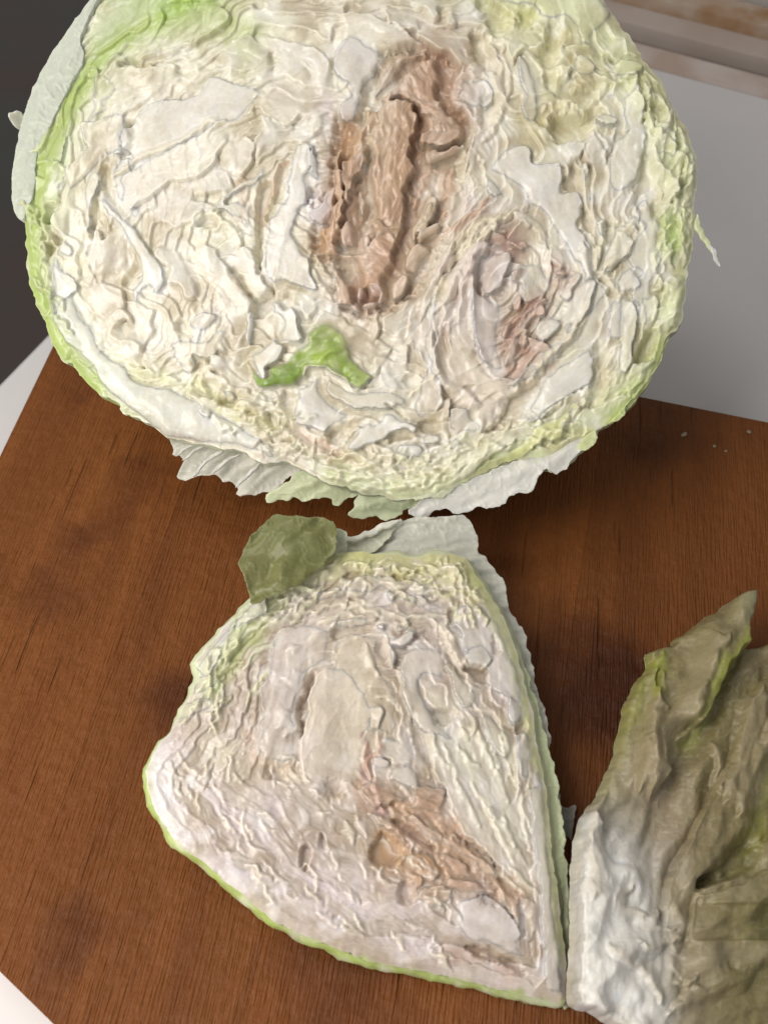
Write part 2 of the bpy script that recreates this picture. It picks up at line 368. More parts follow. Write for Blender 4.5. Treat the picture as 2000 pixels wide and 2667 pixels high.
    def edge(s, crop, pts, width, z, col, h=14, wav=5, k=.6, name="leaf_edge", taper=True, **kw):
        _seed[0] += 1; sd = _seed[0]; ox, oy, sc = crop
        p = smooth_open([(ox + x * sc, oy + y * sc) for x, y in pts], 5.0); n = len(p); sl = np.arange(n) * 5.0
        t = np.gradient(p, axis=0); t /= np.linalg.norm(t, axis=1)[:, None] + 1e-9; nn = np.stack([-t[:, 1], t[:, 0]], 1)
        p = p + nn * (wav * 1.3 * perlin(sl / 34, np.zeros(n) + sd * .7, sd) + wav * .6 * perlin(sl / 14, np.zeros(n) + sd * .7, sd + 1))[:, None]
        ix = s.sel(p.min(0) - 30, p.max(0) + 30)
        if len(ix) < 10: return
        P = s.P[ix]; A, B = p[:-1], p[1:]; AB = B - A; L2 = (AB ** 2).sum(1) + 1e-9
        best = np.full(len(P), 1e9); sgn = np.zeros(len(P)); tt = np.zeros(len(P))
        for i in range(len(A)):
            q = P - A[i]; u = np.clip(q @ AB[i] / L2[i], 0, 1); dd = np.hypot(q[:, 0] - u * AB[i, 0], q[:, 1] - u * AB[i, 1])
            m = dd < best; best[m] = dd[m]; sgn[m] = np.sign(AB[i, 0] * q[m, 1] - AB[i, 1] * q[m, 0]); tt[m] = (i + u[m]) / len(A)
        wv = width * .55 * (1 + .4 * perlin(tt * n / 9, 0 * tt + .5, sd + 2)) * (np.clip(np.minimum(tt, 1 - tt) * n * 5 / 30 + .2, 0, 1) if taper else 1)
        flip = 1 if rnd(sd) < .5 else -1
        # a thin lip, steep on one side, running out gently on the other
        wv = wv * .62; x = best / np.maximum(wv, 2.0) * np.where(sgn * flip > 0, 1.0, .30)
        pr = np.exp(-x ** 2.2); hh = h * .8 + 4
        s.H[ix] += hh * pr - np.where(sgn * flip > 0, 4.0, 0) * np.exp(-((best - wv * 1.7) / 5.0) ** 2)
        wc = np.clip(pr * k, 0, 1); s.C[ix] = s.C[ix] * (1 - wc[:, None]) + np.array(col)[None] * wc[:, None]
    def finish(s, thick=70, mat=None):
        H = s.H; F = s.F; n = len(H)
        E = np.concatenate([F[:, [0, 1]], F[:, [1, 2]], F[:, [2, 3]], F[:, [3, 0]]])
        deg = np.bincount(E.ravel(), minlength=n).astype(float)
        for _ in range(1):
            acc = np.bincount(E[:, 0], H[E[:, 1]], n) + np.bincount(E[:, 1], H[E[:, 0]], n); H = .7 * H + .3 * acc / deg
        H = carve(s.P, H, [(c, p, dp * .5, so * 1.5) for c, p, dp, so in s.holes])
        x, y = s.P[:, 0], s.P[:, 1]
        H = H + .7 * perlin(x / 15, y / 15, 901) + .25 * perlin(x / 7, y / 7, 902)
        e = np.exp(-(s.d / s.drop[1]) ** 1.6); H = H * (1 - e) - s.drop[0] * e
        C = s.C * (1 + .035 * fbm(x / 45, y / 45, 905, 3))[:, None] * (1 + .09 * np.clip((s.C.min(1) - .4) * 6, 0, 1))[:, None]
        H = H * s.gain
        C = C * np.array(s.tone)[None]
        V = s.frame.P(x, y, H); V2 = s.frame.P(x, y, H - thick)
        N = np.zeros((n, 3))
        fn = np.cross(V[F[:, 2]] - V[F[:, 0]], V[F[:, 3]] - V[F[:, 1]]); sg = np.sign((fn @ s.frame.n).sum()); fn *= sg
        for j in range(4):
            for c in range(3): N[:, c] += np.bincount(F[:, j], fn[:, c], n)
        N /= np.linalg.norm(N, axis=1)[:, None] + 1e-12
        Fo = F if sg > 0 else F[:, ::-1]
        ids = np.sort(s.ID[F], axis=1)[:, 1]
        if SINGLE: ids[:] = 0
        cnt = np.bincount(ids, minlength=len(s.meta))
        small = np.nonzero((cnt < 14))[0]; ids[np.isin(ids, small)] = 0
        for k in np.unique(ids):
            f = Fo[ids == k]; used = np.unique(f); mp = np.full(n, -1); mp[used] = np.arange(len(used)); f2 = mp[f]; m = len(used)
            be = border_edges(f2)
            walls = np.stack([be[:, 1], be[:, 0], be[:, 0] + m, be[:, 1] + m], 1)
            FF = np.vstack([f2, f2[:, ::-1] + m, walls]); VV = np.vstack([V[used], V2[used]])
            nm, lb, mt = s.meta[k]
            ob = mesh_object(nm, VV, FF, np.clip(np.vstack([C[used], C[used]]), .01, .88), mt or mat or M_FLESH, s.parent)
            ob.data.normals_split_custom_set_from_vertices(np.vstack([N[used], -N[used]]).tolist())
            if lb: ob["label"] = lb
            if k == 0: ob["kind"] = "stuff"

def curls(rel, n, cond, dmin, dmax, cols, seed, lmin=45, lmax=120, w=(8, 13), h=(12, 20)):
    """wavy leaf edges lying along the rim"""
    import random
    R = random.Random(seed); o = rel.o; t = np.roll(o, -3, 0) - np.roll(o, 3, 0); t /= np.linalg.norm(t, axis=1)[:, None]
    ok = np.nonzero(cond(o))[0]; c = o.mean(0)
    for _ in range(n):
        i = int(R.choice(ok)); inn = c - o[i]; inn /= np.linalg.norm(inn); p = o[i] + inn * R.uniform(dmin, dmax); L = R.uniform(lmin, lmax); a = R.uniform(-.5, .5)
        d = np.array([t[i, 0] * math.cos(a) - t[i, 1] * math.sin(a), t[i, 0] * math.sin(a) + t[i, 1] * math.cos(a)]); b = R.uniform(-14, 14)
        rel.edge((0, 0, 1.0), [tuple(p - d * L / 2), tuple(p + inn * b), tuple(p + d * L / 2)], R.uniform(*w), 0, R.choice(cols), h=R.uniform(*h), wav=R.uniform(8, 15), k=.45)

# ================================================================ crops used to lay points out
A1=(0,0,.3014);A2=(450,0,.3014);A3=(900,0,.3014);A4=(1350,0,.3014);A5=(0,400,.3014);A6=(450,400,.3014);A7=(800,400,.3014);A8=(1250,400,.3617)
B1=(100,800,.3014);B2=(500,750,.3014);B3=(900,750,.3014);B4=(1200,750,.3918);B5=(400,1050,.3617);B6=(850,1050,.3617);B7=(350,1500,.3315);B8=(850,1500,.3617)
D1=(350,1900,.3617);D2=(900,1900,.3617);D3=(1000,2200,.3617);D4=(1500,1500,.3014);D5=(1450,2050,.3315);D6=(600,1330,.4822);D7=(0,1800,.4822)
PX=(0,0,1.0);O2=(1000,0,.6028)

# ================================================================ the half head
HEAD_OUT=[(247,0),(193,66),(145,133),(102,205),(72,271),(58,325),(40,410),(33,482),(38,540),(60,572),(66,651),(72,723),(96,796),(120,856),(151,928),(190,946),(205,976),(240,1005),(259,1025),(300,1045),(320,1075),(362,1090),(400,1110),(430,1135),(500,1150),(560,1163),(631,1176),(665,1200),(700,1205),(740,1200),(783,1220),(848,1256),(899,1267),(935,1281),(993,1291),(1034,1302),(1103,1294),(1165,1276),(1240,1240),(1330,1200),(1420,1190),(1498,1160),(1553,1125),(1615,1083),(1674,1020),(1713,946),(1741,871),(1764,858),(1780,813),(1790,725),(1793,689),(1805,653),(1809,581),(1812,508),(1818,447),(1808,392),(1796,347),(1772,301),(1745,259),(1724,208),(1682,160),(1651,105),(1621,66),(1591,27),(1540,-50),(1440,-125),(1250,-190),(1000,-220),(700,-200),(480,-130),(340,-60)]
HF=[
 ([(300,-60),(420,50),(300,110),(230,190),(170,290),(130,370),(105,450),(90,560),(85,640),(100,740),(120,830),(180,930),(240,1010),(330,1075)],85,PALEG,.75),
 ([(440,-60),(430,30),(300,110),(240,180),(180,280),(140,360),(110,440),(98,520),(82,600),(82,700),(100,790),(140,880),(190,940),(250,1010)],30,(.38,.50,.10),.80),
 ([(400,0),(560,30),(620,70),(640,110)],75,(.55,.62,.30),.8),
 ([(450,20),(520,-10)],50,(.33,.50,.05),.8),
 ([(1200,-60),(1400,20),(1520,60),(1620,140),(1700,240),(1760,350),(1790,480),(1790,600),(1775,750),(1720,900),(1660,1010),(1560,1120),(1400,1180),(1250,1230)],70,(.68,.72,.40),.75),
 ([(1350,60),(1450,130),(1480,220),(1500,280),(1420,330)],75,(.72,.70,.42),.7),
 ([(1745,560),(1745,650)],26,(.48,.60,.20),.8),
 ([(1740,900),(1690,1000),(1600,1090)],24,(.50,.60,.18),.8),
 ([(860,1240),(960,1280),(1100,1290),(1200,1250),(1300,1200)],42,(.66,.71,.42),.8),
 ([(300,960),(420,985),(520,1010),(620,1070),(700,1120)],30,(.70,.70,.40),.6),
 ([(520,560),(560,600)],50,(.70,.70,.52),.5),
 ([(845,280),(850,400),(830,560)],45,LILAC,.6),
 ([(1250,600),(1240,720),(1180,850)],95,(.60,.50,.47),.9),
 ([(1180,1000),(1280,1020)],80,(.66,.56,.45),.75),
 ([(1140,150),(1090,280),(1050,420),(1030,560),(1000,680),(950,760)],80,BROWN,.95),
 ([(1180,220),(1190,350)],50,BROWN,.9),([(905,340),(895,450),(880,560),(850,650)],38,(.50,.31,.17),.95),
 ([(1130,540),(1080,680),(1040,760)],40,(.55,.42,.29),.8),
 ([(1290,610),(1340,640)],34,(.56,.38,.31),.9),([(1450,700),(1470,740)],30,ROSE,.8),([(1390,790),(1340,850),(1330,900),(1400,920),(1340,970)],42,(.54,.37,.29),.95),
 ([(790,1130),(830,1160),(900,1180)],22,(.70,.52,.38),.6),([(630,470),(640,560)],14,TAN,.6),
 ([(1300,200)],30,CREAM,.4)]
def hfield(P): return strokes(P, (.72,.685,.575), HF)
HOLES=[ # (crop, outline, depth, softness)
 (PX,[(996,151),(1105,121),(1135,130),(1201,175),(1185,235),(1189,277),(1240,328),(1222,372),(1210,420),(1200,470),(1175,540),(1150,620),(1120,690),(1089,753),(1041,789),(981,813),(914,813),(878,777),(872,686),(826,650),(832,581),(866,490),(872,400),(878,313),(926,319),(945,250),(960,190)],66,18),
 (A4,[(230,660),(400,700),(560,780),(700,720),(620,850),(530,940),(420,860),(300,800)],60,8),
 (A4,[(330,1020),(560,1000),(610,950),(700,960),(620,1080),(590,1180),(420,1220),(330,1200),(270,1100)],80,8),
 (A4,[(10,110),(150,160),(40,280)],60,8),(A4,[(260,190),(380,260),(400,320),(330,420),(310,560),(220,560),(190,460),(250,380)],55,8),
 (A3,[(1080,290),(1190,300),(1240,410),(1270,520),(1310,620),(1180,560),(1120,440)],55,8),
 (A3,[(1170,870),(1300,840),(1300,1000),(1190,1110)],50,8),(A3,[(1150,0),(1380,90),(1380,300),(1260,240)],50,10),
 (A6,[(1190,300),(1250,340),(1200,430),(1160,430)],50,5),(A6,[(740,320),(850,240),(860,330),(800,470),(780,600),(760,990),(735,990),(730,600)],60,5),
 (A6,[(930,100),(1000,80),(960,200),(950,340),(870,480),(820,580),(800,520),(870,350)],50,5),
 (A6,[(230,590),(280,550),(350,540),(390,630),(230,630)],40,4),(A6,[(480,1010),(560,1020),(640,1180),(690,1290),(620,1180)],50,5),
 (A6,[(660,1210),(740,1260),(860,1170),(880,1240),(830,1350),(760,1400),(700,1420),(700,1300)],80,6),
 (A1,[(1100,1060),(1190,1060),(1200,1120),(1160,1200),(1120,1340),(1090,1300),(1140,1200)],70,5),(A1,[(1050,590),(1110,500),(1170,540),(1140,570)],45,4),
 (A5,[(440,450),(490,450),(450,560),(410,600)],45,4),(A5,[(430,790),(470,830),(430,880)],45,4),(A5,[(470,690),(540,740),(500,780)],45,4),
 (A5,[(900,110),(940,130),(960,300),(1000,430),(890,290)],45,5),(A5,[(810,420),(840,390),(850,500),(820,640),(800,740),(790,600)],45,4),
 (A5,[(1150,1000),(1200,930),(1200,1020),(1080,1130),(1080,1090)],45,5),
 (B1,[(1180,180),(1240,100),(1290,200),(1340,245),(1240,240)],50,6),(B1,[(1340,450),(1500,460),(1450,500),(1400,540),(1350,500)],40,5),(B1,[(1430,640),(1560,650),(1520,740),(1500,780)],45,5),
 (B1,[(1560,820),(1659,800),(1659,850),(1600,850)],45,5),(B2,[(250,990),(360,970),(370,1020),(300,1020)],45,5),(B2,[(640,1100),(700,1090),(740,1200),(680,1190)],50,4),(B2,[(770,960),(800,900),(900,980),(880,1120),(800,1040)],45,5),
 (B2,[(1180,1240),(1320,1200),(1380,1180),(1370,1240),(1290,1330),(1200,1340)],50,5),(B3,[(380,1330),(400,1260),(560,1240),(560,1290),(420,1310)],50,5),(B3,[(370,1020),(450,1060),(540,1150),(460,1090)],40,4),
 (B3,[(640,1180),(780,1140),(800,1200),(780,1250),(660,1230)],45,5),(B3,[(830,860),(890,910),(900,970),(840,920)],45,4),(B3,[(1420,920),(1520,860),(1659,800),(1659,1000),(1560,1080),(1350,1180),(1240,1230),(1340,1080)],60,10),
 (B3,[(500,770),(600,740),(610,840),(530,850)],30,6),(A8,[(900,510),(1080,530),(1100,600),(1000,560),(920,640)],50,6),(A8,[(650,80),(690,90),(720,260),(620,260),(600,180),(640,160)],45,5),
 (A8,[(850,900),(910,920),(940,980),(980,1020),(920,1010),(930,960)],50,4),(A8,[(730,390),(800,500),(810,560),(740,520)],40,5),(B4,[(1240,290),(1310,300),(1240,470),(1160,490),(1200,380)],70,5),
 (B4,[(900,380),(930,370),(980,400),(960,560),(980,650),(900,780),(850,770),(890,560)],45,8),(A2,[(1510,30),(1590,50),(1580,90),(1500,80)],45,5),(A2,[(700,40),(800,55),(720,70)],30,4),
 (A4,[(1190,880),(1240,930),(1240,1050),(1130,960)],40,6),(A8,[(1130,250),(1170,0),(1240,60),(1250,200),(1300,360),(1250,440),(1200,300),(1150,420),(1110,330)],40,8),
 (PX,[(10,10),(11,10),(11,11)],1,1)]
def carve(P,h,holes):
    for crop,pts,dep,soft in holes:
        o=smooth_closed([(crop[0]+x*crop[2],crop[1]+y*crop[2]) for x,y in pts],8.0)
        m=(P[:,0]>o[:,0].min()-3*soft)&(P[:,0]<o[:,0].max()+3*soft)&(P[:,1]>o[:,1].min()-3*soft)&(P[:,1]<o[:,1].max()+3*soft)
        if not m.any(): continue
        Q=P[m]; d,_=seg_dist(Q,o,np.roll(o,-1,0)); sd=np.where(inside(Q,o),d,-d)
        sd=sd+.9*soft*fbm(Q[:,0]/26,Q[:,1]/26,7,3)
        h[m]=h[m]*(1-.6/(1+np.exp(-sd/(soft*.35))))-dep*(1/(1+np.exp(-sd/(soft*.35))))+2*np.exp(-((sd+5)/6)**2)
    return h

head=thing("cabbage_half","large cut half of a cream-white cabbage with a brown rotten middle, behind the smaller wedge","cabbage",(0.0,0.26,0.0))
def head_h(P,d):
    x,y=P[:,0],P[:,1]
    h,q,l=ruffles(P,d,11)
    h=h-8
    # centre of the left lobe is a swirl of its own
    r=np.hypot((x-400)/1.0,(y-860)/1.1); w=np.exp(-(r/210)**2)
    aa=math.radians(28); dx=x-1310; dy=y-760; r3=np.hypot((dx*math.cos(aa)+dy*math.sin(aa))/.78,(-dx*math.sin(aa)+dy*math.cos(aa))/1.5); w3=np.exp(-(np.hypot((x-1260)/.95,(y-770)/1.25)/235)**4)
    for (hh,qq,ll),ww in ((ruffles(P,r*.55+.4*(x+y),31,lam=44,A=2.2),w),(ruffles(P,r3,41,lam=32,amp=30,A=.7,B=.25,C=.12),w3)):
        ww=1/(1+np.exp(-(ww-.5)*14)); h=h*(1-ww)+(hh-8)*ww; q=q*(1-ww)+qq*ww; l=l*(1-ww)+ll*ww
    # brown rot: crumpled
    c=np.exp(-(((x-1010)/150)**2+((y-480)/330)**2)**2)
    rr=1-np.abs(perlin(x/30+1.3*perlin(x/60,y/60,3),y/85,77))*2.3
    h=h*(1-c)+c*(24*np.clip(rr,-1,1)+12*perlin(x/16,y/34,78)+4*perlin(x/7,y/12,79))
    return h,q,l*(1-c)
RH=Relief(HEAD,HEAD_OUT,hfield,head,head_h,HOLES,301,5); hout=RH.o

def body(frame,o,parent,rings,field,name,close=None,rough_seed=5,amp=4):
    """the leaf-wrapped body behind a cut: rings (outward px, h px)"""
    o=o[::2]; n=len(o); c=o.mean(0); t=np.roll(o,-1,0)-np.roll(o,1,0); t/=np.linalg.norm(t,axis=1)[:,None]+1e-9
    area=.5*np.sum(o[:,0]*np.roll(o[:,1],-1)-o[:,1]*np.roll(o[:,0],-1)); nn=np.stack([t[:,1],-t[:,0]],1)*(1 if area>0 else -1)
    V=[];C=[]
    for k,(off,h,shr) in enumerate(rings):
        q=(o+nn*off-c)*shr+c
        am=amp*min(1,k/2.)
        q=q+nn*(am*.5*perlin(q[:,0]/30+k*.5,q[:,1]/30,rough_seed)+am*1.3*perlin(q[:,0]/80+k*.2,q[:,1]/60,rough_seed+1))[:,None]
        V.append(frame.P(q[:,0],q[:,1],np.full(n,float(h)))); C.append(field(q,k))
    V=np.vstack(V);C=np.vstack(C);F=[]
    i=np.arange(n); j=(i+1)%n
    for k in range(len(rings)-1): F.append(np.stack([k*n+j,k*n+i,(k+1)*n+i,(k+1)*n+j],1))
    V=np.vstack([V,V[-n:].mean(0)[None]]); C=np.vstack([C,C[-1:]]); F=np.vstack(F)
    cap=np.stack([(len(rings)-1)*n+j,(len(rings)-1)*n+i,np.full(n,len(V)-1),np.full(n,len(V)-1)],1)
    ob=mesh_object(name,V,F,np.clip(C,.01,.88),M_OUTER,parent)
    return ob,V,n
def hbodycol(q,k):
    c=strokes(q,(.58,.62,.46),[(([(60,560),(80,700),(120,860),(205,976),(300,1060)]),45,(.42,.53,.16),.8),([(60,300),(40,480),(250,0)],60,OUTER,.9),([(1700,950),(1560,1130)],50,(.52,.60,.26),.7)])
    return c*(1+.10*fbm(q[:,0]/14+k,q[:,1]/30,8,2))[:,None]
rings=[(0,-20,1.0),(3,-30,1.0),(4,-60,1.0)]+[(3,-60-860*math.sin(a),math.cos(a)*.985+.012) for a in np.radians([7,14,22,31,41,52,63,74,84,89.5])]
body(HEAD,hout,head,rings,hbodycol,"outer_leaves")

def H(crop,pts,style,z,col,free=False,**kw):
    if free or kw.get('mat') is M_OUTER: return piece(HEAD,hfield,head,crop,pts,style,z,col,**kw)
    return RH.leaf(crop,pts,style,z,col,**kw)
def HR(crop,pts,w,z,col,**kw):
    if kw.get('mat') is M_OUTER or kw.get('mat') is M_THIN: return ribbon(HEAD,hfield,head,crop,pts,w,z,col,**kw)
    return RH.edge(crop,pts,w,z,col,**kw)
# pale outer leaf on the upper left rim
H(PX,[(300,-60),(247,-4),(193,64),(145,131),(100,205),(70,271),(53,325),(36,410),(30,482),(34,545),(60,572),(76,536),(92,500),(99,401),(127,347),(163,271),(193,211),(222,165),(215,110),(235,60),(262,0),(320,-60)],'rib',4,(.55,.60,.53),ew=4,ewl=40,k=.9,tilt=(.12,.02),mat=M_OUTER,skirt=60,label="smooth pale outer leaf at the rim")
H(PX,[(55,290),(32,302),(33,318),(42,333),(52,325),(62,318)],'frill',-5,(.6,.66,.64),ew=2,free=True)
# outer green band, layered
H(PX,[(330,-30),(262,10),(240,60),(222,110),(232,165),(290,130),(340,80),(420,60),(470,10),(430,-40)],'sheet',-2,(.50,.60,.34),k=.6)
H(PX,[(470,20),(400,70),(340,100),(300,150),(250,180),(215,240),(255,260),(320,210),(380,150),(470,130),(560,90),(600,40),(540,-20)],'petal',6,(.60,.66,.38),k=.4,w=[(14,90,34),(6,36,18)])
H(A1,[(1010,450),(1120,490),(1200,560),(1190,720),(1100,900),(1000,960),(860,1050),(780,1130),(720,1050),(800,900),(830,700),(930,560)],'petal',10,(.64,.64,.46),k=.5)
H(A1,[(640,700),(760,560),(850,600),(860,680),(760,740),(700,900),(620,1100),(560,1300),(480,1493),(360,1493),(380,1300),(480,1080),(580,880)],'petal',6,(.45,.56,.18),k=.5)
H(A5,[(330,0),(560,120),(540,260),(500,430),(440,440),(420,560),(330,780),(300,900),(220,830),(205,600),(280,420),(320,300)],'frill',6,(.50,.60,.22),k=.5,g=3)
H(A5,[(205,700),(260,680),(330,760),(420,830),(430,900),(400,1060),(410,1200),(420,1300),(520,1493),(390,1493),(300,1310),(240,1150),(230,950)],'petal',2,(.46,.58,.18),k=.6)
H(B1,[(0,30),(100,20),(170,120),(270,220),(300,330),(400,480),(440,600),(520,690),(660,740),(560,790),(460,660),(300,480),(200,440),(110,300),(60,160)],'sheet',0,(.48,.58,.20),k=.6)
# thick pale midrib running down the lower left rim
H(PX,[(125,680),(150,655),(175,700),(205,745),(212,800),(245,850),(270,905),(330,950),(345,985),(430,1005),(520,1035),(560,1060),(640,1105),(700,1150),(740,1195),(700,1203),(640,1176),(560,1165),(500,1150),(430,1130),(400,1105),(300,1030),(240,960),(190,905),(150,850),(128,770)],'rib',20,(.70,.71,.67),bw=26,bulge=22,k=.9,tilt=(0,0),label="thick pale midrib along the lower left rim")
H(B1,[(640,740),(700,760),(820,830),(900,930),(840,940),(760,910),(650,840)],'petal',10,(.62,.66,.50))
# large pale ribs in the left lobe
H(A2,[(-560,1300),(-470,1240),(-440,1130),(-300,1000),(-200,900),(-50,870),(200,840),(260,740),(330,660),(430,680),(560,720),(690,740),(790,780),(760,870),(690,950),(660,1010),(560,1080),(390,1110),(240,1230),(0,1380),(-200,1500),(-330,1560),(-380,1450),(-420,1350)],'rib',0,(.745,.74,.71),bulge=12,bw=60,tilt=(0,.03))
H(A5,[(940,150),(1000,90),(1120,40),(1150,180),(1250,150),(1200,300),(1200,480),(1160,560),(1060,470),(990,400),(950,280)],'rib',2,(.73,.72,.69),bulge=10)
H(A2,[(-560,620),(-420,560),(-300,600),(-200,560),(-100,600),(0,560),(80,620),(200,560),(300,600),(420,640),(330,655),(270,700),(240,780),(180,840),(80,850),(-20,840),(-90,880),(-160,900),(-200,860),(-260,880),(-330,960),(-400,1000),(-470,1080),(-540,1060),(-560,980),(-640,960),(-660,860),(-560,800)],'frill',24,(.745,.715,.61),ew=12,ewl=40,w=[(14,90,50),(6,40,26)],g=3.2)
H(A2,[(300,380),(440,360),(560,340),(700,330),(860,480),(860,680),(790,770),(690,740),(600,640),(560,700),(430,690),(400,560)],'petal',20,(.74,.71,.64))
H(A2,[(620,330),(760,300),(900,330),(1100,380),(1350,500),(1380,600),(1380,720),(1330,900),(1210,820),(1200,620),(1170,580),(1100,640),(980,720),(820,700),(840,540),(700,480)],'sheet',14,(.74,.70,.65))
H(A2,[(700,840),(820,700),(1000,760),(1200,790),(1300,900),(1320,1080),(1200,1180),(1180,1000),(1000,1080),(860,1040),(760,960)],'petal',8,(.73,.69,.57))
H(A2,[(740,1000),(860,1040),(960,1100),(1010,1180),(980,1280),(860,1320),(740,1400),(690,1280),(730,1180),(800,1100)],'petal',20,(.75,.74,.68))
H(A1,[(700,1090),(830,1060),(1000,960),(1100,1000),(1190,1060),(1110,1070),(1100,1200),(1150,1240),(1060,1330),(900,1440),(700,1600),(660,1700),(600,1750),(560,1500),(640,1400),(740,1280)],'petal',16,IVORY,w=[(14,120,40),(6,40,18)])
H(A5,[(1060,0),(960,40),(860,100),(900,180),(880,280),(830,360),(810,480),(800,620),(770,700),(740,560),(700,420),(690,280),(740,160),(830,60),(960,-10)],'petal',28,(.78,.77,.71))
H(A5,[(690,280),(680,420),(740,580),(760,720),(730,800),(700,870),(650,860),(660,740),(620,600),(620,540),(560,700),(440,600),(520,420),(560,280),(640,150)],'sheet',14,(.72,.71,.54))
H(A5,[(540,700),(600,760),(630,860),(600,900),(520,880),(500,900),(560,1000),(660,1100),(690,1200),(640,1240),(560,1300),(480,1493),(420,1300),(470,1150),(410,1000),(430,900)],'rib',12,(.72,.71,.66),bulge=12,bw=20)
H(A5,[(820,740),(830,670),(880,660),(900,760),(980,640),(1100,640),(1190,720),(1180,800),(1160,920),(1150,1000),(1090,1090),(960,1110),(850,1100),(780,1040),(760,930),(760,800)],'petal',22,(.765,.745,.68),w=[(9,90,34),(4,36,16)])
H(A5,[(860,280),(900,330),(990,430),(1100,540),(1240,740),(1330,880),(1420,1020),(1400,1200),(1340,1290),(1300,1180),(1240,1240),(1190,1360),(1120,1280),(1080,1160),(1180,1080),(1220,980),(1170,860),(1080,700),(960,600),(860,470),(840,380)],'rib',26,(.77,.765,.73),bulge=18,bw=22,w=[(8,140,50),(3,40,20)])
H(A5,[(680,1120),(780,1060),(860,1130),(1000,1140),(1070,1200),(1100,1300),(1060,1440),(900,1493),(780,1400),(700,1300)],'petal',20,(.75,.71,.63))
HR(A5,[(520,900),(560,960),(600,1040),(680,1110),(760,1160)],18,26,IVORY)
HR(A5,[(760,880),(780,1000),(830,1100)],10,34,IVORY)
# scroll of the lower left lobe
H(B1,[(500,130),(540,230),(560,360),(640,450),(780,500),(880,460),(910,360),(860,310),(780,290),(700,320),(640,280),(660,190),(760,120),(820,140),(800,60),(700,20),(620,60)],'petal',24,(.765,.74,.65),w=[(8,80,30),(4,30,14)])
HR(B1,[(760,130),(690,160),(650,240),(680,310),(760,310),(850,330),(900,390),(920,450)],12,44,IVORY)
H(B1,[(920,380),(1000,400),(1100,480),(1120,560),(1040,600),(940,560),(900,480)],'petal',20,(.75,.72,.62))
H(B1,[(750,530),(850,500),(950,540),(1060,580),(1180,600),(1280,660),(1400,700),(1300,710),(1150,680),(980,650),(850,610),(770,590)],'frill',22,(.74,.73,.52))
H(B1,[(1280,720),(1350,700),(1440,760),(1540,820),(1560,900),(1500,950),(1380,930),(1420,870),(1340,820)],'frill',28,(.78,.77,.66))
H(B1,[(1060,300),(1160,260),(1260,240),(1400,260),(1500,220),(1560,150),(1659,200),(1640,400),(1560,400),(1500,440),(1400,440),(1340,420),(1360,520),(1280,560),(1180,480),(1120,400)],'sheet',16,(.75,.71,.61))
H(B1,[(1290,170),(1340,100),(1450,60),(1560,90),(1560,150),(1480,250),(1390,250),(1320,240)],'petal',26,(.74,.69,.60))
H(A5,[(1400,800),(1580,820),(1700,960),(1740,1200),(1620,1260),(1560,1140),(1460,1120),(1500,1040),(1400,960),(1340,880)],'sheet',24,(.76,.75,.69))
# middle left
H(A6,[(-180,380),(0,200),(200,120),(400,60),(540,260),(500,310),(340,340),(200,400),(360,480),(200,540),(160,600),(0,640),(-160,560)],'sheet',6,(.72,.69,.66))
H(A6,[(-500,200),(-300,60),(-100,-60),(100,-160),(300,-240),(440,-260),(480,-160),(400,0),(300,160),(140,240),(-20,260),(-200,400),(-400,480)],'sheet',12,(.76,.72,.63))
HR(A6,[(-480,180),(-250,40),(0,-60),(200,-180),(330,-250),(450,-250)],10,34,CREAM)
H(A6,[(400,-100),(560,-160),(700,-80),(700,60),(620,200),(540,290),(460,200),(400,60)],'petal',16,(.755,.735,.64))
H(A6,[(720,100),(800,80),(850,150),(840,210),(750,300),(640,300),(560,320),(460,440),(600,420),(720,380),(720,560),(720,760),(740,1000),(660,900),(620,760),(600,640),(480,520),(380,480),(400,400),(560,300),(650,200)],'sheet',20,(.76,.75,.67))
HR(A6,[(180,600),(220,530),(300,515),(380,520),(420,560)],12,34,(.76,.74,.60));HR(A6,[(230,640),(300,615),(360,630),(400,600),(360,560),(320,550)],11,32,(.76,.74,.60));HR(A6,[(420,560),(500,610),(570,680),(610,760),(600,800)],13,32,(.76,.74,.60))
H(A6,[(400,660),(470,600),(560,680),(600,790),(500,830),(430,860),(400,780)],'petal',10,(.72,.70,.55))
H(A6,[(430,930),(520,840),(610,800),(700,880),(740,1000),(780,1080),(850,1160),(840,1220),(760,1255),(700,1220),(650,1200),(590,1080),(540,1000),(480,990)],'petal',28,(.755,.725,.66))
H(A6,[(100,800),(300,780),(420,920),(540,1060),(640,1200),(690,1300),(650,1420),(520,1500),(400,1420),(330,1250),(260,1080),(160,960)],'sheet',18,(.75,.72,.65))
H(A6,[(1000,80),(1020,-60),(1100,-120),(1200,-80),(1200,80),(1170,200),(1180,320),(1160,440),(1080,520),(1060,700),(1120,840),(1180,900),(1190,1040),(1260,1180),(1100,1160),(960,1140),(880,1200),(840,1160),(770,1020),(770,700),(820,560),(880,460),(960,330),(950,240)],'rib',22,(.755,.735,.70),bulge=14,bw=40,ridge=7,w=[(8,200,44),(4,80,20)])
H(A6,[(1200,-60),(1260,40),(1300,180),(1300,340),(1220,420),(1170,450),(1200,360),(1240,330),(1200,200)],'petal',26,(.74,.71,.68))
H(A6,[(1300,380),(1400,280),(1440,400),(1380,600),(1280,640),(1200,560),(1200,500),(1280,450)],'rib',16,(.67,.61,.62),bulge=10)
HR(A6,[(1000,70),(930,100),(900,240),(850,370),(800,470),(800,600)],10,8,TAN)
HR(A6,[(1200,860),(1210,1000),(1290,1140),(1380,1260)],12,30,IVORY);HR(A6,[(1240,880),(1300,1000),(1360,1060),(1400,1080)],10,30,CREAM)
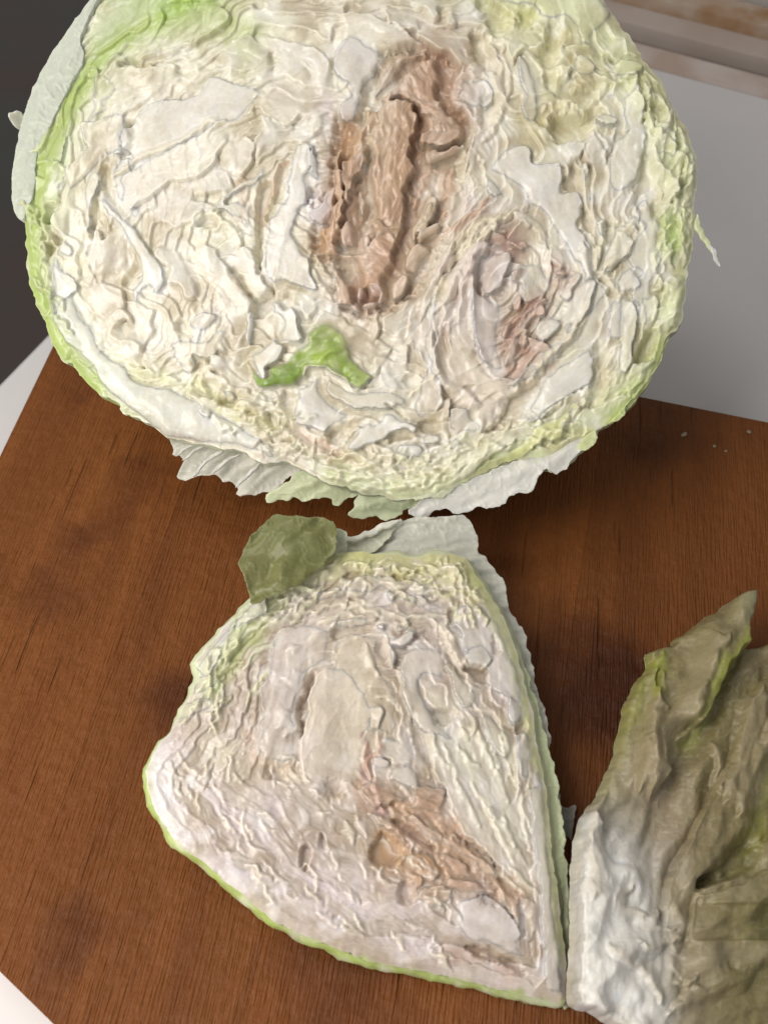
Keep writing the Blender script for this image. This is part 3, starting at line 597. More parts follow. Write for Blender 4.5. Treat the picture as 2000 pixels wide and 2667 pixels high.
H(A6,[(960,1160),(1060,1130),(1180,1160),(1300,1180),(1400,1280),(1380,1400),(1260,1280),(1220,1380),(1200,1440),(1120,1400),(1060,1260),(960,1240)],'frill',18,(.75,.73,.58),g=3)
# white curled ribs beside the green leaf
H(B2,[(700,100),(780,130),(810,170),(880,180),(920,260),(930,360),(960,420),(960,460),(880,500),(820,510),(760,480),(720,400),(760,300),(700,260),(640,280),(605,240),(660,200),(680,140)],'lump',46,(.775,.78,.75),bulge=18,w=[(5,60,24)])
H(B2,[(660,320),(730,280),(750,300),(730,400),(760,480),(810,520),(780,600),(740,660),(650,690),(660,760),(630,800),(560,740),(500,660),(480,570),(520,530),(600,500),(680,460),(670,380)],'lump',36,(.78,.78,.76),bulge=20)
H(B2,[(480,240),(540,190),(570,280),(560,380),(540,480),(500,520),(470,440),(480,340)],'lump',30,(.77,.77,.73),bulge=14)
H(B2,[(180,600),(300,580),(400,420),(480,320),(480,400),(440,560),(440,700),(460,740),(380,760),(280,760),(200,730),(140,680)],'petal',36,(.78,.77,.75),bulge=16)
def gfield(P): return strokes(P,(.32,.43,.10),[([(900,850),(960,880)],40,(.58,.64,.26),.8),([(740,930),(770,1000),(660,1010)],26,(.20,.33,.04),.8),([(800,920),(860,960)],30,(.42,.56,.10),.6),([(960,960),(940,1010)],26,(.48,.57,.20),.6),([(900,830),(930,860)],30,(.68,.70,.44),.7)],seed=66)
gl=RH.leaf(B2,[(480,630),(540,700),(620,780),(680,760),(680,700),(760,650),(860,540),(960,460),(980,380),(1060,300),(1160,270),(1260,320),(1340,400),(1400,540),(1420,630),(1560,760),(1520,830),(1450,890),(1400,860),(1300,780),(1180,730),(1060,700),(980,760),(900,850),(800,870),(640,880),(540,830),(505,780)],'sheet',46,(.34,.48,.07),k=1.35,colf=gfield,w=[(34,110,50),(14,44,24)],ridge=14,soft=22,crisp=80,label="small bright green leaf folded into the cut")
for p in ([(1000,400),(1060,480),(1100,600),(1260,640),(1400,720)],[(880,500),(860,640),(860,780)],[(980,380),(1180,380),(1330,450)]): pass
HR(B2,[(960,760),(990,690),(1060,690),(1180,720),(1300,790),(1400,880),(1450,915),(1520,860),(1560,780)],14,40,IVORY)
# centre bottom white leaves
H(B2,[(880,880),(1000,800),(1040,740),(1150,740),(1120,860),(1220,980),(1300,1040),(1400,1060),(1480,1060),(1500,1100),(1360,1160),(1220,1220),(1120,1250),(1000,1200),(900,1180),(890,1060),(910,960)],'rib',20,(.77,.76,.74),bulge=20,bw=36)
H(B2,[(1160,740),(1280,790),(1420,900),(1540,860),(1700,850),(1850,900),(1860,1010),(1660,1040),(1480,1060),(1340,1030),(1240,960),(1130,860)],'sheet',30,(.755,.725,.64))
H(B3,[(60,1180),(150,1150),(240,1110),(240,1150),(330,1060),(420,1060),(540,1160),(620,1220),(580,1260),(500,1220),(400,1260),(340,1320),(200,1370),(100,1400),(20,1370),(80,1260)],'rib',28,(.785,.78,.76),bulge=14,bw=24)
HR(B3,[(0,1150),(100,1130),(210,1105)],14,36,IVORY);HR(B3,[(340,1310),(440,1240),(540,1230),(610,1300)],12,36,IVORY);HR(B3,[(330,1400),(400,1350),(500,1320),(640,1320),(700,1400),(720,1480)],13,36,WHITE)
H(B3,[(400,1440),(440,1370),(540,1350),(640,1370),(680,1430),(660,1493),(540,1510)],'lump',24,(.78,.78,.76),bulge=14)
H(B3,[(800,1150),(850,960),(900,960),(900,1060),(880,1160),(900,1240),(890,1350),(820,1360),(820,1240)],'petal',34,(.77,.755,.70))
H(B3,[(900,1060),(960,1040),(1100,1080),(1200,1180),(1220,1250),(1120,1300),(1020,1290),(1100,1340),(1000,1400),(900,1420),(890,1300),(900,1180)],'sheet',24,(.755,.71,.63))
H(B3,[(640,1290),(700,1230),(790,1240),(820,1300),(760,1350),(680,1350)],'lump',24,(.76,.74,.66),bulge=12)
HR(B3,[(720,1480),(740,1400),(830,1370),(900,1400)],12,34,WHITE)
# curly leaf edges at the bottom
for p in ([(540,1350),(640,1300),(760,1330),(880,1310),(900,1370)],[(630,1380),(720,1420),(800,1470),(880,1500)],[(900,1340),(920,1420),(900,1490)],[(940,1350),(960,1440),(1040,1480)],[(1060,1320),(1040,1380),(1080,1440),(1180,1440)],[(1100,1300),(1180,1240),(1260,1210),(1350,1220),(1340,1290),(1260,1330)],[(1260,1250),(1220,1320),(1260,1380),(1200,1420)],[(560,1240),(700,1250),(800,1210),(860,1260),(900,1320)],[(740,1180),(760,1100),(720,1000)],[(770,960),(760,1060),(850,1130),(860,1190)],[(220,900),(300,860),(290,790),(240,760),(150,700)],[(370,1020),(450,960),(560,960),(600,930)],[(560,900),(660,990),(740,960),(770,900)],[(250,1040),(400,1060),(480,1100),(560,1080)],[(420,1180),(520,1200),(640,1270),(760,1280)],[(30,640),(120,660),(60,740),(120,800)]):
    HR(B2,p,11,20,IVORY if rnd(len(p)*7+p[0][0])<.6 else (.76,.73,.58),wav=9,h=20)
for p in ([(0,540),(160,560),(330,540),(500,600),(640,590),(720,540)],[(200,640),(330,620),(460,660),(560,690),(680,670)],[(100,500),(260,470),(400,450),(540,500)],[(300,430),(420,400),(560,400),(700,440),(820,400)],[(600,600),(760,640),(860,600),(960,520)],[(860,560),(940,500),(1040,440),(1160,390)],[(640,500),(720,560),(700,600),(800,580)],[(0,470),(80,520),(60,600)],[(380,340),(500,380),(560,330)],[(880,330),(980,300),(1080,320)],[(1000,420),(1080,340),(1060,300)],[(130,330),(240,400),(360,380)]):
    HR(B6,p,10,16,(.76,.75,.56) if p[0][1]>480 else IVORY,wav=10,h=18)
H(B2,[(380,900),(560,880),(640,930),(560,960),(470,980),(380,1010)],'frill',20,(.74,.71,.57));H(B2,[(500,1150),(640,1100),(670,1160),(660,1240),(560,1260),(480,1210)],'petal',14,(.72,.70,.50))
H(B2,[(0,900),(90,950),(200,960),(240,1050),(180,1110),(60,1090),(0,1000)],'frill',26,(.78,.765,.66));H(B2,[(120,640),(0,680),(20,780),(140,860),(200,900),(310,850),(300,790),(200,740)],'petal',16,(.75,.72,.60))
H(B2,[(220,900),(330,840),(480,800),(610,870),(480,880),(380,900),(360,970),(280,960)],'frill',14,(.75,.73,.60))
# ---- brown rotten leaves in the middle
def HB(crop,pts,style,z,col,**kw): return RH.leaf(crop,pts,style,z*.38+16,(col[0]*1.18,col[1]*1.2,col[2]*1.28),mat=M_ROT,name="rotten_leaf",soft=16,**kw)
HB(A3,[(600,530),(700,465),(800,480),(830,600),(850,700),(800,800),(860,860),(900,960),(1010,1040),(1020,1150),(960,1230),(850,1260),(700,1250),(620,1210),(680,1100),(640,1000),(600,920),(480,840),(300,860),(400,760),(480,620)],'crumple',-42,(.50,.34,.22))
HB(A3,[(320,510),(480,450),(680,410),(700,460),(560,560),(440,680),(330,800),(210,850),(280,680)],'crumple',-78,(.40,.27,.17),ridge=10)
HB(A3,[(490,830),(600,800),(720,840),(860,850),(800,880),(860,960),(880,1020),(1005,1050),(880,1080),(810,1080),(740,1010),(660,1000),(620,920)],'crumple',-14,(.56,.40,.28),ang=20)
HB(A3,[(650,1180),(700,1120),(800,1110),(900,1090),(1010,1080),(1020,1160),(960,1230),(830,1260),(700,1230)],'crumple',-12,(.52,.37,.26),ridge=10)
HB(A3,[(680,1330),(760,1290),(860,1290),(1000,1240),(1060,1250),(1020,1320),(880,1370),(740,1440),(690,1420)],'crumple',-26,(.50,.35,.24),ang=-20)
HB(PX,[(987,259),(1027,256),(1069,265),(1084,286),(1090,316),(1069,362),(1063,392),(1075,440),(1060,500),(1058,545),(1048,585),(1042,615),(1020,640),(995,640),(975,600),(968,520),(955,460),(960,400),(945,350),(965,300)],'crumple',-22,(.50,.34,.20),bulge=34,ridge=14)
HB(PX,[(975,560),(1000,590),(1040,590),(1050,615),(1030,632),(990,640),(968,610)],'crumple',-2,(.48,.34,.22))
HB(PX,[(930,315),(965,270),(985,300),(965,360),(955,420),(925,470),(905,520),(890,480),(900,400)],'crumple',-46,(.46,.28,.14))
HB(A7,[(230,0),(290,0),(300,160),(300,260),(330,400),(290,560),(270,760),(200,860),(120,820),(90,640),(190,560),(230,300)],'crumple',-14,(.54,.34,.19),bulge=14,ang=85)
HB(A7,[(400,0),(530,20),(520,160),(430,240),(380,320),(340,420),(310,300),(290,100)],'crumple',-52,(.42,.28,.19),ang=85)
HB(A7,[(90,830),(250,760),(340,840),(460,820),(560,740),(700,690),(760,780),(740,950),(700,1080),(690,1200),(600,1240),(440,1180),(440,1080),(380,900),(260,900),(140,920)],'crumple',-30,(.56,.38,.25),bulge=18)
HB(A7,[(140,920),(260,920),(280,1000),(400,1150),(390,1320),(280,1300),(250,1180),(200,1020)],'crumple',-46,(.52,.36,.24))
for p,w,z in (([(270,-20),(285,200),(335,400),(300,560),(290,760)],22,0),([(430,260),(370,420),(340,600),(370,790)],24,-8),([(500,300),(435,420),(430,600),(445,780)],18,-14),([(600,40),(560,200),(600,400),(570,560)],14,2),([(240,60),(250,300),(200,560),(210,800)],18,4),([(480,160),(420,240),(350,330)],14,-20),([(860,300),(960,380),(920,440)],16,-20),([(1040,60),(1000,200),(960,300)],16,-30),([(1120,120),(1180,200),(1160,400),(1150,560)],22,-36),([(1240,100),(1230,220),(1180,360)],16,-20)):
    HR(A7,p,w,z+8,(.60,.43,.31),mat=M_ROT,name="rotten_leaf_edge",h=14,k=.7,wav=9)
for pts,z in (([(370,560),(430,640),(430,790),(380,830),(310,800),(285,680),(320,600)],-12),([(450,800),(460,700),(520,690),(550,760),(500,830)],-30),([(450,300),(520,400),(520,540),(450,520)],-34)):
    HB(A7,pts,'lump',z,(.58,.42,.31),bulge=22,bw=14)
for pts,z,c in (([(1060,300),(1130,400),(1100,540),(1050,620),(960,700),(930,780),(890,740),(870,640),(920,560),(970,450)],-22,(.58,.46,.31)),([(950,720),(1050,620),(1150,600),(1140,680),(1050,740),(960,790)],-8,(.62,.50,.37)),([(880,830),(950,780),(1050,770),(1070,850),(1000,940),(940,1050),(840,1000),(850,900)],-12,(.60,.47,.33)),([(830,1010),(870,1060),(850,1200),(740,1280),(700,1200),(710,1110),(760,1050)],-8,(.62,.48,.36)),
    ([(520,1170),(600,1130),(660,1180),(640,1250),(560,1260),(520,1220)],-16,(.66,.50,.42)),([(430,1180),(480,1120),(520,1170),(510,1260),(460,1280),(430,1240)],-18,(.66,.50,.42)),([(480,1310),(560,1280),(620,1290),(610,1340),(540,1370),(490,1350)],-16,(.68,.54,.44)),([(640,1200),(690,1190),(690,1260),(640,1310),(610,1280)],-18,(.64,.47,.38)),([(380,1340),(400,1260),(470,1290),(500,1370),(440,1380)],-20,(.62,.46,.36)),([(1010,560),(1060,430),(1110,470),(1070,580)],2,(.60,.47,.30)),([(920,680),(960,590),(1040,590),(1040,650),(960,700)],2,(.62,.49,.34))):
    HB(A7,pts,'lump',z,c)
# pale leaves round the rot
H(A2,[(1659,300),(1850,480),(1800,640),(1720,720),(1659,860),(1600,1040),(1500,1060),(1440,1000),(1460,860),(1520,760),(1420,640),(1390,520),(1440,400),(1500,340)],'rib',18,(.70,.665,.65),bulge=14)
H(A3,[(0,120),(200,140),(460,240),(560,330),(680,380),(520,420),(320,500),(180,480),(60,400),(-60,340),(-60,200)],'petal',24,(.755,.725,.65))
H(A3,[(330,20),(560,60),(700,120),(760,200),(660,220),(620,290),(480,250),(340,180)],'frill',20,(.74,.725,.62))
H(A3,[(500,-60),(760,-40),(1140,-20),(1180,120),(1100,130),(1000,110),(960,240),(880,230),(820,100),(770,190),(700,120),(600,80)],'sheet',28,(.72,.73,.63))
H(A3,[(640,220),(760,210),(880,240),(1060,300),(1080,440),(1200,560),(1000,580),(880,460),(780,420),(690,370),(600,330)],'sheet',6,(.735,.72,.60))
H(A3,[(1000,590),(1060,640),(1130,680),(1250,750),(1280,860),(1180,950),(1200,1100),(1130,1100),(1080,990),(960,910),(912,820),(940,720)],'sheet',14,(.72,.69,.66),rim=12)
HR(A3,[(1010,590),(940,720),(915,820),(960,910),(1070,990),(1140,1110)],12,34,(.74,.68,.62))
H(A3,[(1060,1260),(1130,1150),(1250,1080),(1310,1010),(1290,1180),(1200,1300),(1150,1493),(1030,1520),(1040,1380)],'petal',16,(.745,.71,.64))
HR(A3,[(1130,1120),(1060,1250),(1035,1400),(1030,1500),(1010,1560),(960,1540)],12,22,CREAM)
for p,w in (([(1190,300),(1220,390),(1280,430),(1300,520),(1340,600),(1320,760),(1390,860)],20),([(1220,500),(1250,600),(1280,700),(1310,830),(1340,960)],18),([(1280,310),(1350,340),(1370,440)],14),([(1400,860),(1420,700),(1370,560)],12),([(1440,850),(1520,830),(1520,920)],12),([(1310,900),(1340,1040),(1280,1130),(1200,1230)],16)):
    HR(A3,p,w,24,IVORY,h=18)
H(A3,[(1180,20),(1280,40),(1420,90),(1560,110),(1659,160),(1760,200),(1900,220),(1960,340),(2000,420),(2140,440),(2200,460),(2180,340),(2300,200),(2200,0),(1800,-260),(1400,-260)],'sheet',34,(.70,.73,.50),bulge=14,label="pale yellow green leaf folded over the upper right rim")
H(A3,[(1470,150),(1680,170),(1700,400),(1640,440),(1500,470),(1440,560),(1380,420),(1300,250)],'petal',10,(.72,.72,.52))
HR(A3,[(1460,480),(1520,400),(1560,430),(1640,420),(1680,380)],12,34,(.75,.74,.55))
H(A4,[(330,400),(440,410),(600,400),(700,480),(640,560),(560,480),(440,540),(370,575),(300,540),(290,460)],'petal',34,(.70,.71,.48),bulge=16)
H(A4,[(450,580),(520,500),(600,540),(660,620),(620,690),(540,690),(460,640)],'lump',44,(.74,.73,.54),bulge=14)
HR(A4,[(660,630),(740,680),(740,760),(680,870),(600,900),(540,960)],14,30,(.75,.74,.55))
H(A4,[(720,500),(800,540),(900,530),(1040,560),(1070,620),(1000,700),(900,700),(810,720),(760,640)],'lump',36,(.68,.71,.44),bulge=20)
HR(A4,[(690,600),(760,640),(810,720),(900,700),(1010,700)],12,58,(.72,.75,.46))
H(A4,[(250,640),(300,590),(430,590),(440,680),(390,720),(390,800),(480,900),(540,960),(560,1020),(480,1040),(400,1010),(300,1050),(280,980),(300,860),(200,840),(140,780),(200,720),(240,740)],'frill',28,(.74,.71,.50),g=3)
HR(A4,[(190,630),(230,700),(310,730),(310,780),(230,830),(150,820)],12,44,(.76,.74,.52));HR(A4,[(390,1020),(420,900),(500,900),(540,960),(560,1010)],12,48,(.76,.74,.52))
H(A4,[(640,1060),(700,960),(800,940),(850,1000),(830,1090),(760,1100)],'petal',34,(.765,.75,.66))
H(A4,[(680,870),(760,760),(900,800),(1000,720),(1060,830),(1090,1000),(1090,1280),(1040,1493),(1000,1600),(960,1660),(800,1700),(740,1620),(720,1493),(780,1200),(900,1140),(870,1020),(880,900),(740,920)],'sheet',22,(.765,.76,.69),w=[(12,180,50),(4,60,20)],rim=8)
H(A4,[(560,1240),(660,1120),(800,1120),(860,1180),(800,1300),(760,1493),(640,1440),(560,1380)],'petal',20,(.765,.75,.69),w=[(12,80,30),(5,30,12)])
for p in ([(700,1180),(740,1260),(720,1340)],[(830,1150),(800,1250),(740,1400)],[(650,1150),(680,1260),(740,1320)]): HR(A4,p,14,44,WHITE)
H(A4,[(-60,1060),(60,1050),(180,1060),(300,1200),(440,1230),(560,1240),(540,1340),(460,1410),(300,1400),(140,1390),(120,1290),(200,1260),(140,1160),(0,1130)],'sheet',20,(.755,.74,.66),rim=8)
HR(A4,[(220,1050),(300,1190),(440,1230),(560,1200),(620,1150)],14,32,IVORY)
H(A4,[(0,500),(120,560),(200,720),(200,900),(220,1000),(140,1060),(60,1040),(20,940),(50,820),(0,720)],'petal',16,(.755,.735,.68))
# outer right layers
for p,w,c in (([(1090,740),(1080,860),(1130,960),(1240,1040)],14,(.72,.74,.50)),([(1110,880),(1200,880),(1270,960),(1260,1080),(1180,1180),(1150,1320),(1180,1440),(1240,1520)],16,(.75,.75,.56)),([(1330,980),(1300,1100),(1220,1200),(1230,1320),(1220,1440),(1290,1520)],16,(.75,.75,.56)),([(1380,1120),(1420,1200),(1400,1300),(1340,1400)],18,(.75,.74,.56)),([(1480,1250),(1420,1340),(1380,1493)],16,(.72,.74,.52)),([(1500,1300),(1540,1440),(1480,1500)],14,(.72,.74,.52))):
    HR(A4,p,w,26,c,h=20)
H(A4,[(1240,1180),(1320,1090),(1410,1140),(1420,1260),(1380,1400),(1300,1440),(1230,1340)],'frill',18,(.73,.73,.54))
H(A4,[(1100,980),(1190,1000),(1240,1080),(1170,1200),(1140,1340),(1090,1300)],'sheet',4,(.70,.72,.50))
H(A8,[(60,60),(200,-60),(330,-40),(390,70),(560,90),(590,200),(600,270),(710,300),(735,400),(720,520),(790,680),(830,860),(815,1010),(750,1180),(700,1250),(640,1250),(700,1000),(700,860),(620,720),(560,640),(440,440),(330,370),(280,280),(190,230),(40,140)],'rib',16,(.745,.735,.705),bulge=20,bw=40,rim=5,label="thick white midrib right of the rotten middle")
H(A8,[(20,160),(80,170),(150,230),(170,310),(100,320),(50,290)],'lump',30,(.76,.73,.65),bulge=14)
HR(A8,[(560,80),(620,100),(600,200),(610,265),(700,275)],10,34,IVORY);HR(A8,[(680,90),(720,200),(740,300),(800,480),(820,640)],14,34,IVORY)
H(A8,[(700,60),(780,100),(800,260),(830,400),(880,460),(920,520),(900,620),(860,700),(820,600),(790,480),(740,330),(720,200)],'petal',24,(.76,.75,.60))
H(A8,[(920,500),(1060,460),(1110,440),(1140,540),(1100,600),(1090,700),(1000,800),(940,860),(850,860),(840,800),(900,640),(920,580)],'petal',18,(.75,.74,.62),w=[(12,70,26),(5,28,12)])
HR(A8,[(920,510),(1010,530),(1090,520),(1130,560),(1080,590)],12,34,IVORY);HR(A8,[(1090,640),(1060,720),(960,790),(880,850)],12,32,IVORY);HR(A8,[(850,870),(900,890),(940,990),(1010,1040)],12,36,IVORY)
for p in ([(800,640),(820,720),(830,840)],[(780,560),(840,680),(860,760)],[(880,640),(860,720),(840,800)]): HR(A8,p,9,30,CREAM,h=18)
H(A8,[(1130,420),(1200,300),(1260,430),(1330,460),(1320,640),(1340,800),(1290,900),(1260,960),(1290,1040),(1240,1244),(1080,1244),(1120,1100),(1080,1010),(1130,860),(1060,760),(1100,640),(1140,560)],'sheet',8,(.73,.71,.60),ridge=3)
H(A8,[(940,900),(1060,780),(1140,840),(1130,960),(1060,1020),(980,1010)],'rib',16,(.755,.745,.70))
for p in ([(1200,0),(1260,100),(1340,160),(1400,260),(1340,360),(1300,440)],[(1250,-20),(1300,100),(1420,200),(1400,330)],[(1560,130),(1530,260),(1480,360),(1540,360)],[(1560,300),(1500,360),(1440,380),(1440,480)],[(1490,470),(1520,420),(1570,440)],[(1530,640),(1500,700),(1480,800)],[(1260,920),(1280,880),(1300,960),(1260,980)]): HR(A8,p,13,26,(.75,.75,.56),h=20)
H(A8,[(1290,440),(1350,360),(1420,300),(1480,380),(1440,490),(1380,560),(1330,520)],'frill',12,(.73,.74,.50))
H(A8,[(1480,0),(1540,0),(1560,140),(1520,240),(1560,340),(1500,420),(1530,560),(1490,640),(1540,680),(1480,800),(1430,640),(1440,480),(1460,300),(1460,120)],'frill',10,(.68,.72,.44),g=3)
H(A8,[(1300,900),(1400,880),(1500,900),(1490,1060),(1440,1244),(1240,1244),(1290,1060)],'frill',10,(.69,.73,.50))
# onion-like heart, right of centre
H(A8,[(740,950),(930,960),(940,1040),(900,1080),(800,1200),(700,1320),(560,1460),(470,1560),(440,1460),(600,1300),(700,1200)],'rib',-14,(.72,.70,.62),bulge=10)
H(B4,[(940,200),(990,60),(1080,70),(1130,160),(1120,260),(1040,340),(960,380),(920,370),(945,290),(880,400),(890,520),(850,650),(740,700),(600,780),(520,850),(430,840),(430,790),(520,620),(600,520),(760,440),(880,330)],'rib',6,(.77,.765,.73),bulge=24,bw=34,label="smooth white midrib curving along the lower right")
H(B4,[(290,930),(330,900),(420,870),(520,850),(560,830),(640,780),(830,650),(770,720),(640,800),(500,880),(440,900),(340,925)],'petal',10,(.74,.70,.60))
yl=H(B4,[(340,1020),(420,920),(500,880),(600,830),(740,710),(800,760),(760,860),(680,960),(600,1030),(540,1010),(480,1080),(400,1130),(300,1170),(215,1155),(250,1100)],'frill',18,(.68,.70,.28),k=.85,g=3,w=[(8,40,24),(5,18,10)],ridge=9,label="yellow crinkled leaf edge at the lower right")
H(B4,[(290,930),(380,960),(330,1040),(230,1110),(140,1170),(0,1270),(-160,1200),(0,1080),(180,960),(240,940)],'petal',14,(.75,.71,.62))
H(B4,[(900,780),(980,650),(1060,640),(1200,620),(1140,700),(1060,700),(1080,760),(1000,860),(900,900),(760,1010),(600,1090),(400,1150),(460,1090),(600,1040),(700,960),(780,850),(820,800)],'sheet',0,(.66,.72,.46),ridge=0)
H(B4,[(1150,500),(1300,480),(1260,560),(1200,610),(1110,610)],'petal',14,(.70,.73,.58));HR(B4,[(1200,620),(1100,680),(1040,700)],12,10,(.60,.70,.34))
H(B4,[(1400,300),(1360,420),(1300,540),(1240,620),(1180,700),(1100,780),(1060,860),(900,960),(900,1000),(820,1080),(780,1060),(860,960),(1000,880),(1120,740),(1240,560),(1290,420),(1340,310)],'petal',-6,(.56,.64,.30),mat=M_OUTER)
H(A8,[(980,1000),(1090,1060),(1130,1200),(1100,1400),(1060,1560),(1020,1620),(1000,1700),(960,1740),(930,1700),(960,1500),(950,1300)],'sheet',16,(.72,.72,.60),ridge=2)
H(A8,[(1130,1000),(1280,1060),(1240,1240),(1150,1420),(1080,1500),(1120,1300),(1150,1200)],'petal',14,(.72,.73,.58))
H(B3,[(520,160),(640,60),(770,-20),(1000,-260),(1080,-360),(1240,-520),(1300,-560),(1360,-540),(1200,-300),(1060,-100),(960,40),(860,160),(640,300),(560,280)],'petal',18,(.70,.64,.56),ang=-50,ridge=6)
for p_ in ([(1520,640),(1530,760),(1480,880),(1400,960),(1330,1030),(1250,1120)],[(1180,640),(1130,760),(1120,880),(1150,980),(1250,1050)],[(1240,600),(1190,700),(1160,820),(1190,930)],[(1290,590),(1250,680),(1220,800),(1250,900)]): RH.edge(PX,p_,22,0,(.74,.69,.60),h=34,wav=7,k=.5)
HR(PX,[(1300,565),(1230,640),(1190,720),(1150,800),(1110,860),(1060,900)],20,34,(.72,.64,.55),wav=6)
H(B3,[(560,280),(620,180),(520,120),(440,200),(340,260),(320,360),(360,400),(440,480),(400,640),(420,700),(470,600),(500,430)],'petal',20,(.73,.69,.59))
H(B3,[(180,400),(210,260),(300,170),(280,300),(300,400),(240,450)],'petal',24,(.74,.66,.58));H(B3,[(100,600),(200,520),(320,480),(400,520),(360,600),(270,720),(240,760),(180,700)],'petal',16,(.74,.72,.58))
H(B3,[(350,600),(420,700),(500,790),(520,860),(560,930),(460,920),(370,880),(290,780),(300,680)],'petal',22,(.745,.72,.64))
H(B3,[(470,460),(530,500),(550,600),(520,700),(590,720),(570,740),(480,720),(420,620)],'petal',16,(.68,.64,.56))
H(B3,[(560,280),(640,230),(780,60),(760,300),(740,520),(790,520),(760,660),(780,760),(840,880),(850,960),(800,1080),(720,1150),(640,1180),(560,1120),(560,1000),(600,860),(680,700),(600,600),(500,440)],'sheet',10,(.73,.69,.62),ridge=8)
HR(B3,[(770,60),(760,260),(740,500),(730,650),(760,780),(850,920)],20,34,(.73,.70,.66));HR(B3,[(560,920),(620,860),(700,800),(800,740)],12,28,CREAM)
H(B3,[(1080,-60),(1060,60),(980,220),(920,300),(860,430),(800,500),(800,360),(860,200),(960,60),(1060,-160)],'petal',30,(.73,.70,.66),ridge=6)
H(B3,[(840,500),(880,420),(960,300),(1080,240),(1090,400),(1140,600),(1260,760),(1400,780),(1500,850),(1440,940),(1380,940),(1240,910),(1080,920),(1060,820),(1060,1000),(950,960),(900,900),(830,860),(780,700),(800,560)],'sheet',14,(.735,.695,.60),ridge=7)
H(B3,[(1100,0),(1180,60),(1280,100),(1380,0),(1380,200),(1350,500),(1420,740),(1280,760),(1160,620),(1100,400),(1080,200)],'sheet',32,(.67,.60,.57),bulge=18,ridge=5,rim=9,label="translucent lilac leaf of the heart")
HR(B3,[(1085,-40),(1080,200),(1100,400),(1160,600),(1260,750),(1400,800)],13,50,(.68,.62,.60),wav=3)
H(A7,[(1440,900),(1500,850),(1700,850),(1760,940),(1700,1080),(1660,1180),(1560,1240),(1440,1160),(1420,1020)],'sheet',36,(.62,.55,.53),bulge=26,bw=34,ridge=5)
HR(A7,[(1430,1150),(1420,1000),(1450,900),(1540,840),(1659,850),(1760,900)],14,54,(.66,.58,.56))
H(B3,[(1080,920),(1250,910),(1420,960),(1380,1060),(1240,1220),(1180,1170),(1080,1080),(1140,1000)],'sheet',4,(.72,.64,.55),ridge=3)
for p,c in (([(1230,1000),(1300,860),(1440,740),(1600,640),(1760,560)],IVORY),([(1230,900),(1380,700),(1540,600),(1659,580),(1800,520)],CREAM),([(1260,960),(1360,840),(1500,740),(1700,690)],CREAM),([(1200,680),(1330,580),(1460,500),(1560,380)],TAN),([(1120,1100),(1200,980),(1260,860)],(.68,.58,.52)),([(1300,1060),(1340,1200),(1280,1400),(1180,1493)],(.72,.66,.60)),([(1400,920),(1380,1060),(1300,1250)],(.68,.58,.52)),([(1190,1040),(1120,1200),(1060,1330)],CREAM)): HR(A7,p,16,28,c,k=.8,h=20)
H(A7,[(1390,380),(1420,310),(1500,280),(1600,330),(1540,360),(1440,385)],'petal',4,(.66,.62,.48));H(A7,[(1200,300),(1350,260),(1370,400),(1320,540),(1220,640),(1150,620),(1170,480)],'petal',-40,(.64,.58,.47))
# crumpled rosy bits of the heart
def HC(crop,pts,z,col=(.60,.43,.34),st='crumple',**kw): return RH.leaf(crop,pts,st,z,col,mat=M_ROT,name="withered_leaf",soft=14,**kw)
HC(A8,[(20,650),(80,590),(170,610),(260,640),(340,690),(280,720),(180,680),(80,690)],26);HC(A8,[(180,620),(300,640),(360,690),(280,700)],34)
HC(A8,[(260,800),(340,780),(420,790),(500,900),(530,960),(460,1030),(320,1080),(290,1040),(300,940),(240,900)],22,(.72,.67,.56),'petal')
HC(A8,[(230,880),(320,820),(340,880),(300,940),(310,1020),(280,1120),(210,1130),(250,1040),(260,960)],34)
HC(A8,[(540,830),(600,810),(700,840),(690,870),(620,880),(560,900)],34);HC(A8,[(560,900),(620,870),(710,880),(680,960),(620,1060),(560,1040),(550,950)],30,(.74,.69,.62),'petal')
HC(A8,[(280,1190),(360,1120),(440,1060),(500,1040),(520,1100),(470,1150),(400,1200),(330,1250),(270,1280)],36)
HC(B3,[(1490,300),(1540,220),(1659,150),(1720,180),(1700,260),(1600,300),(1560,400),(1600,480),(1540,500),(1500,420)],34);HC(B3,[(1370,600),(1420,460),(1480,330),(1510,480),(1500,640),(1440,700),(1380,680)],34,(.72,.58,.50))
HC(B3,[(1600,400),(1640,290),(1760,240),(1860,300),(1800,400),(1700,470),(1640,440)],30,(.76,.74,.68),'lump');HC(B3,[(1550,420),(1640,460),(1740,500),(1800,540),(1700,600),(1600,560),(1530,520)],36,(.66,.52,.44))
HC(B3,[(1340,420),(1400,300),(1450,330),(1420,420),(1370,480)],30,(.64,.47,.38));HC(B3,[(1400,160),(1460,60),(1520,100),(1500,200),(1440,230)],26,(.64,.47,.38))
H(A8,[(420,420),(470,460),(560,640),(620,680),(660,800),(560,840),(500,760),(480,680),(420,640),(400,560),(330,520),(260,480),(260,420),(340,400)],'frill',20,(.755,.735,.64),g=3,w=[(14,60,30),(7,26,14)])
H(A8,[(590,1060),(700,900),(800,900),(810,1010),(760,1150),(700,1240),(600,1300),(560,1200)],'sheet',16,(.74,.70,.63),rim=8,ridge=4)
H(B4,[(700,240),(760,280),(700,370),(640,420),(570,470),(530,520),(520,600),(400,650),(330,640),(420,560),(480,500),(560,460),(600,400),(660,360)],'petal',20,(.74,.69,.60))
HR(B4,[(870,60),(840,170),(780,290),(690,390),(570,480),(530,570),(460,640),(400,660),(360,720)],14,26,CREAM,wav=4)
curls(RH,44,lambda o:(o[:,1]>1060)&(o[:,0]>560),22,120,[IVORY,(.74,.73,.50),(.76,.74,.60)],5)
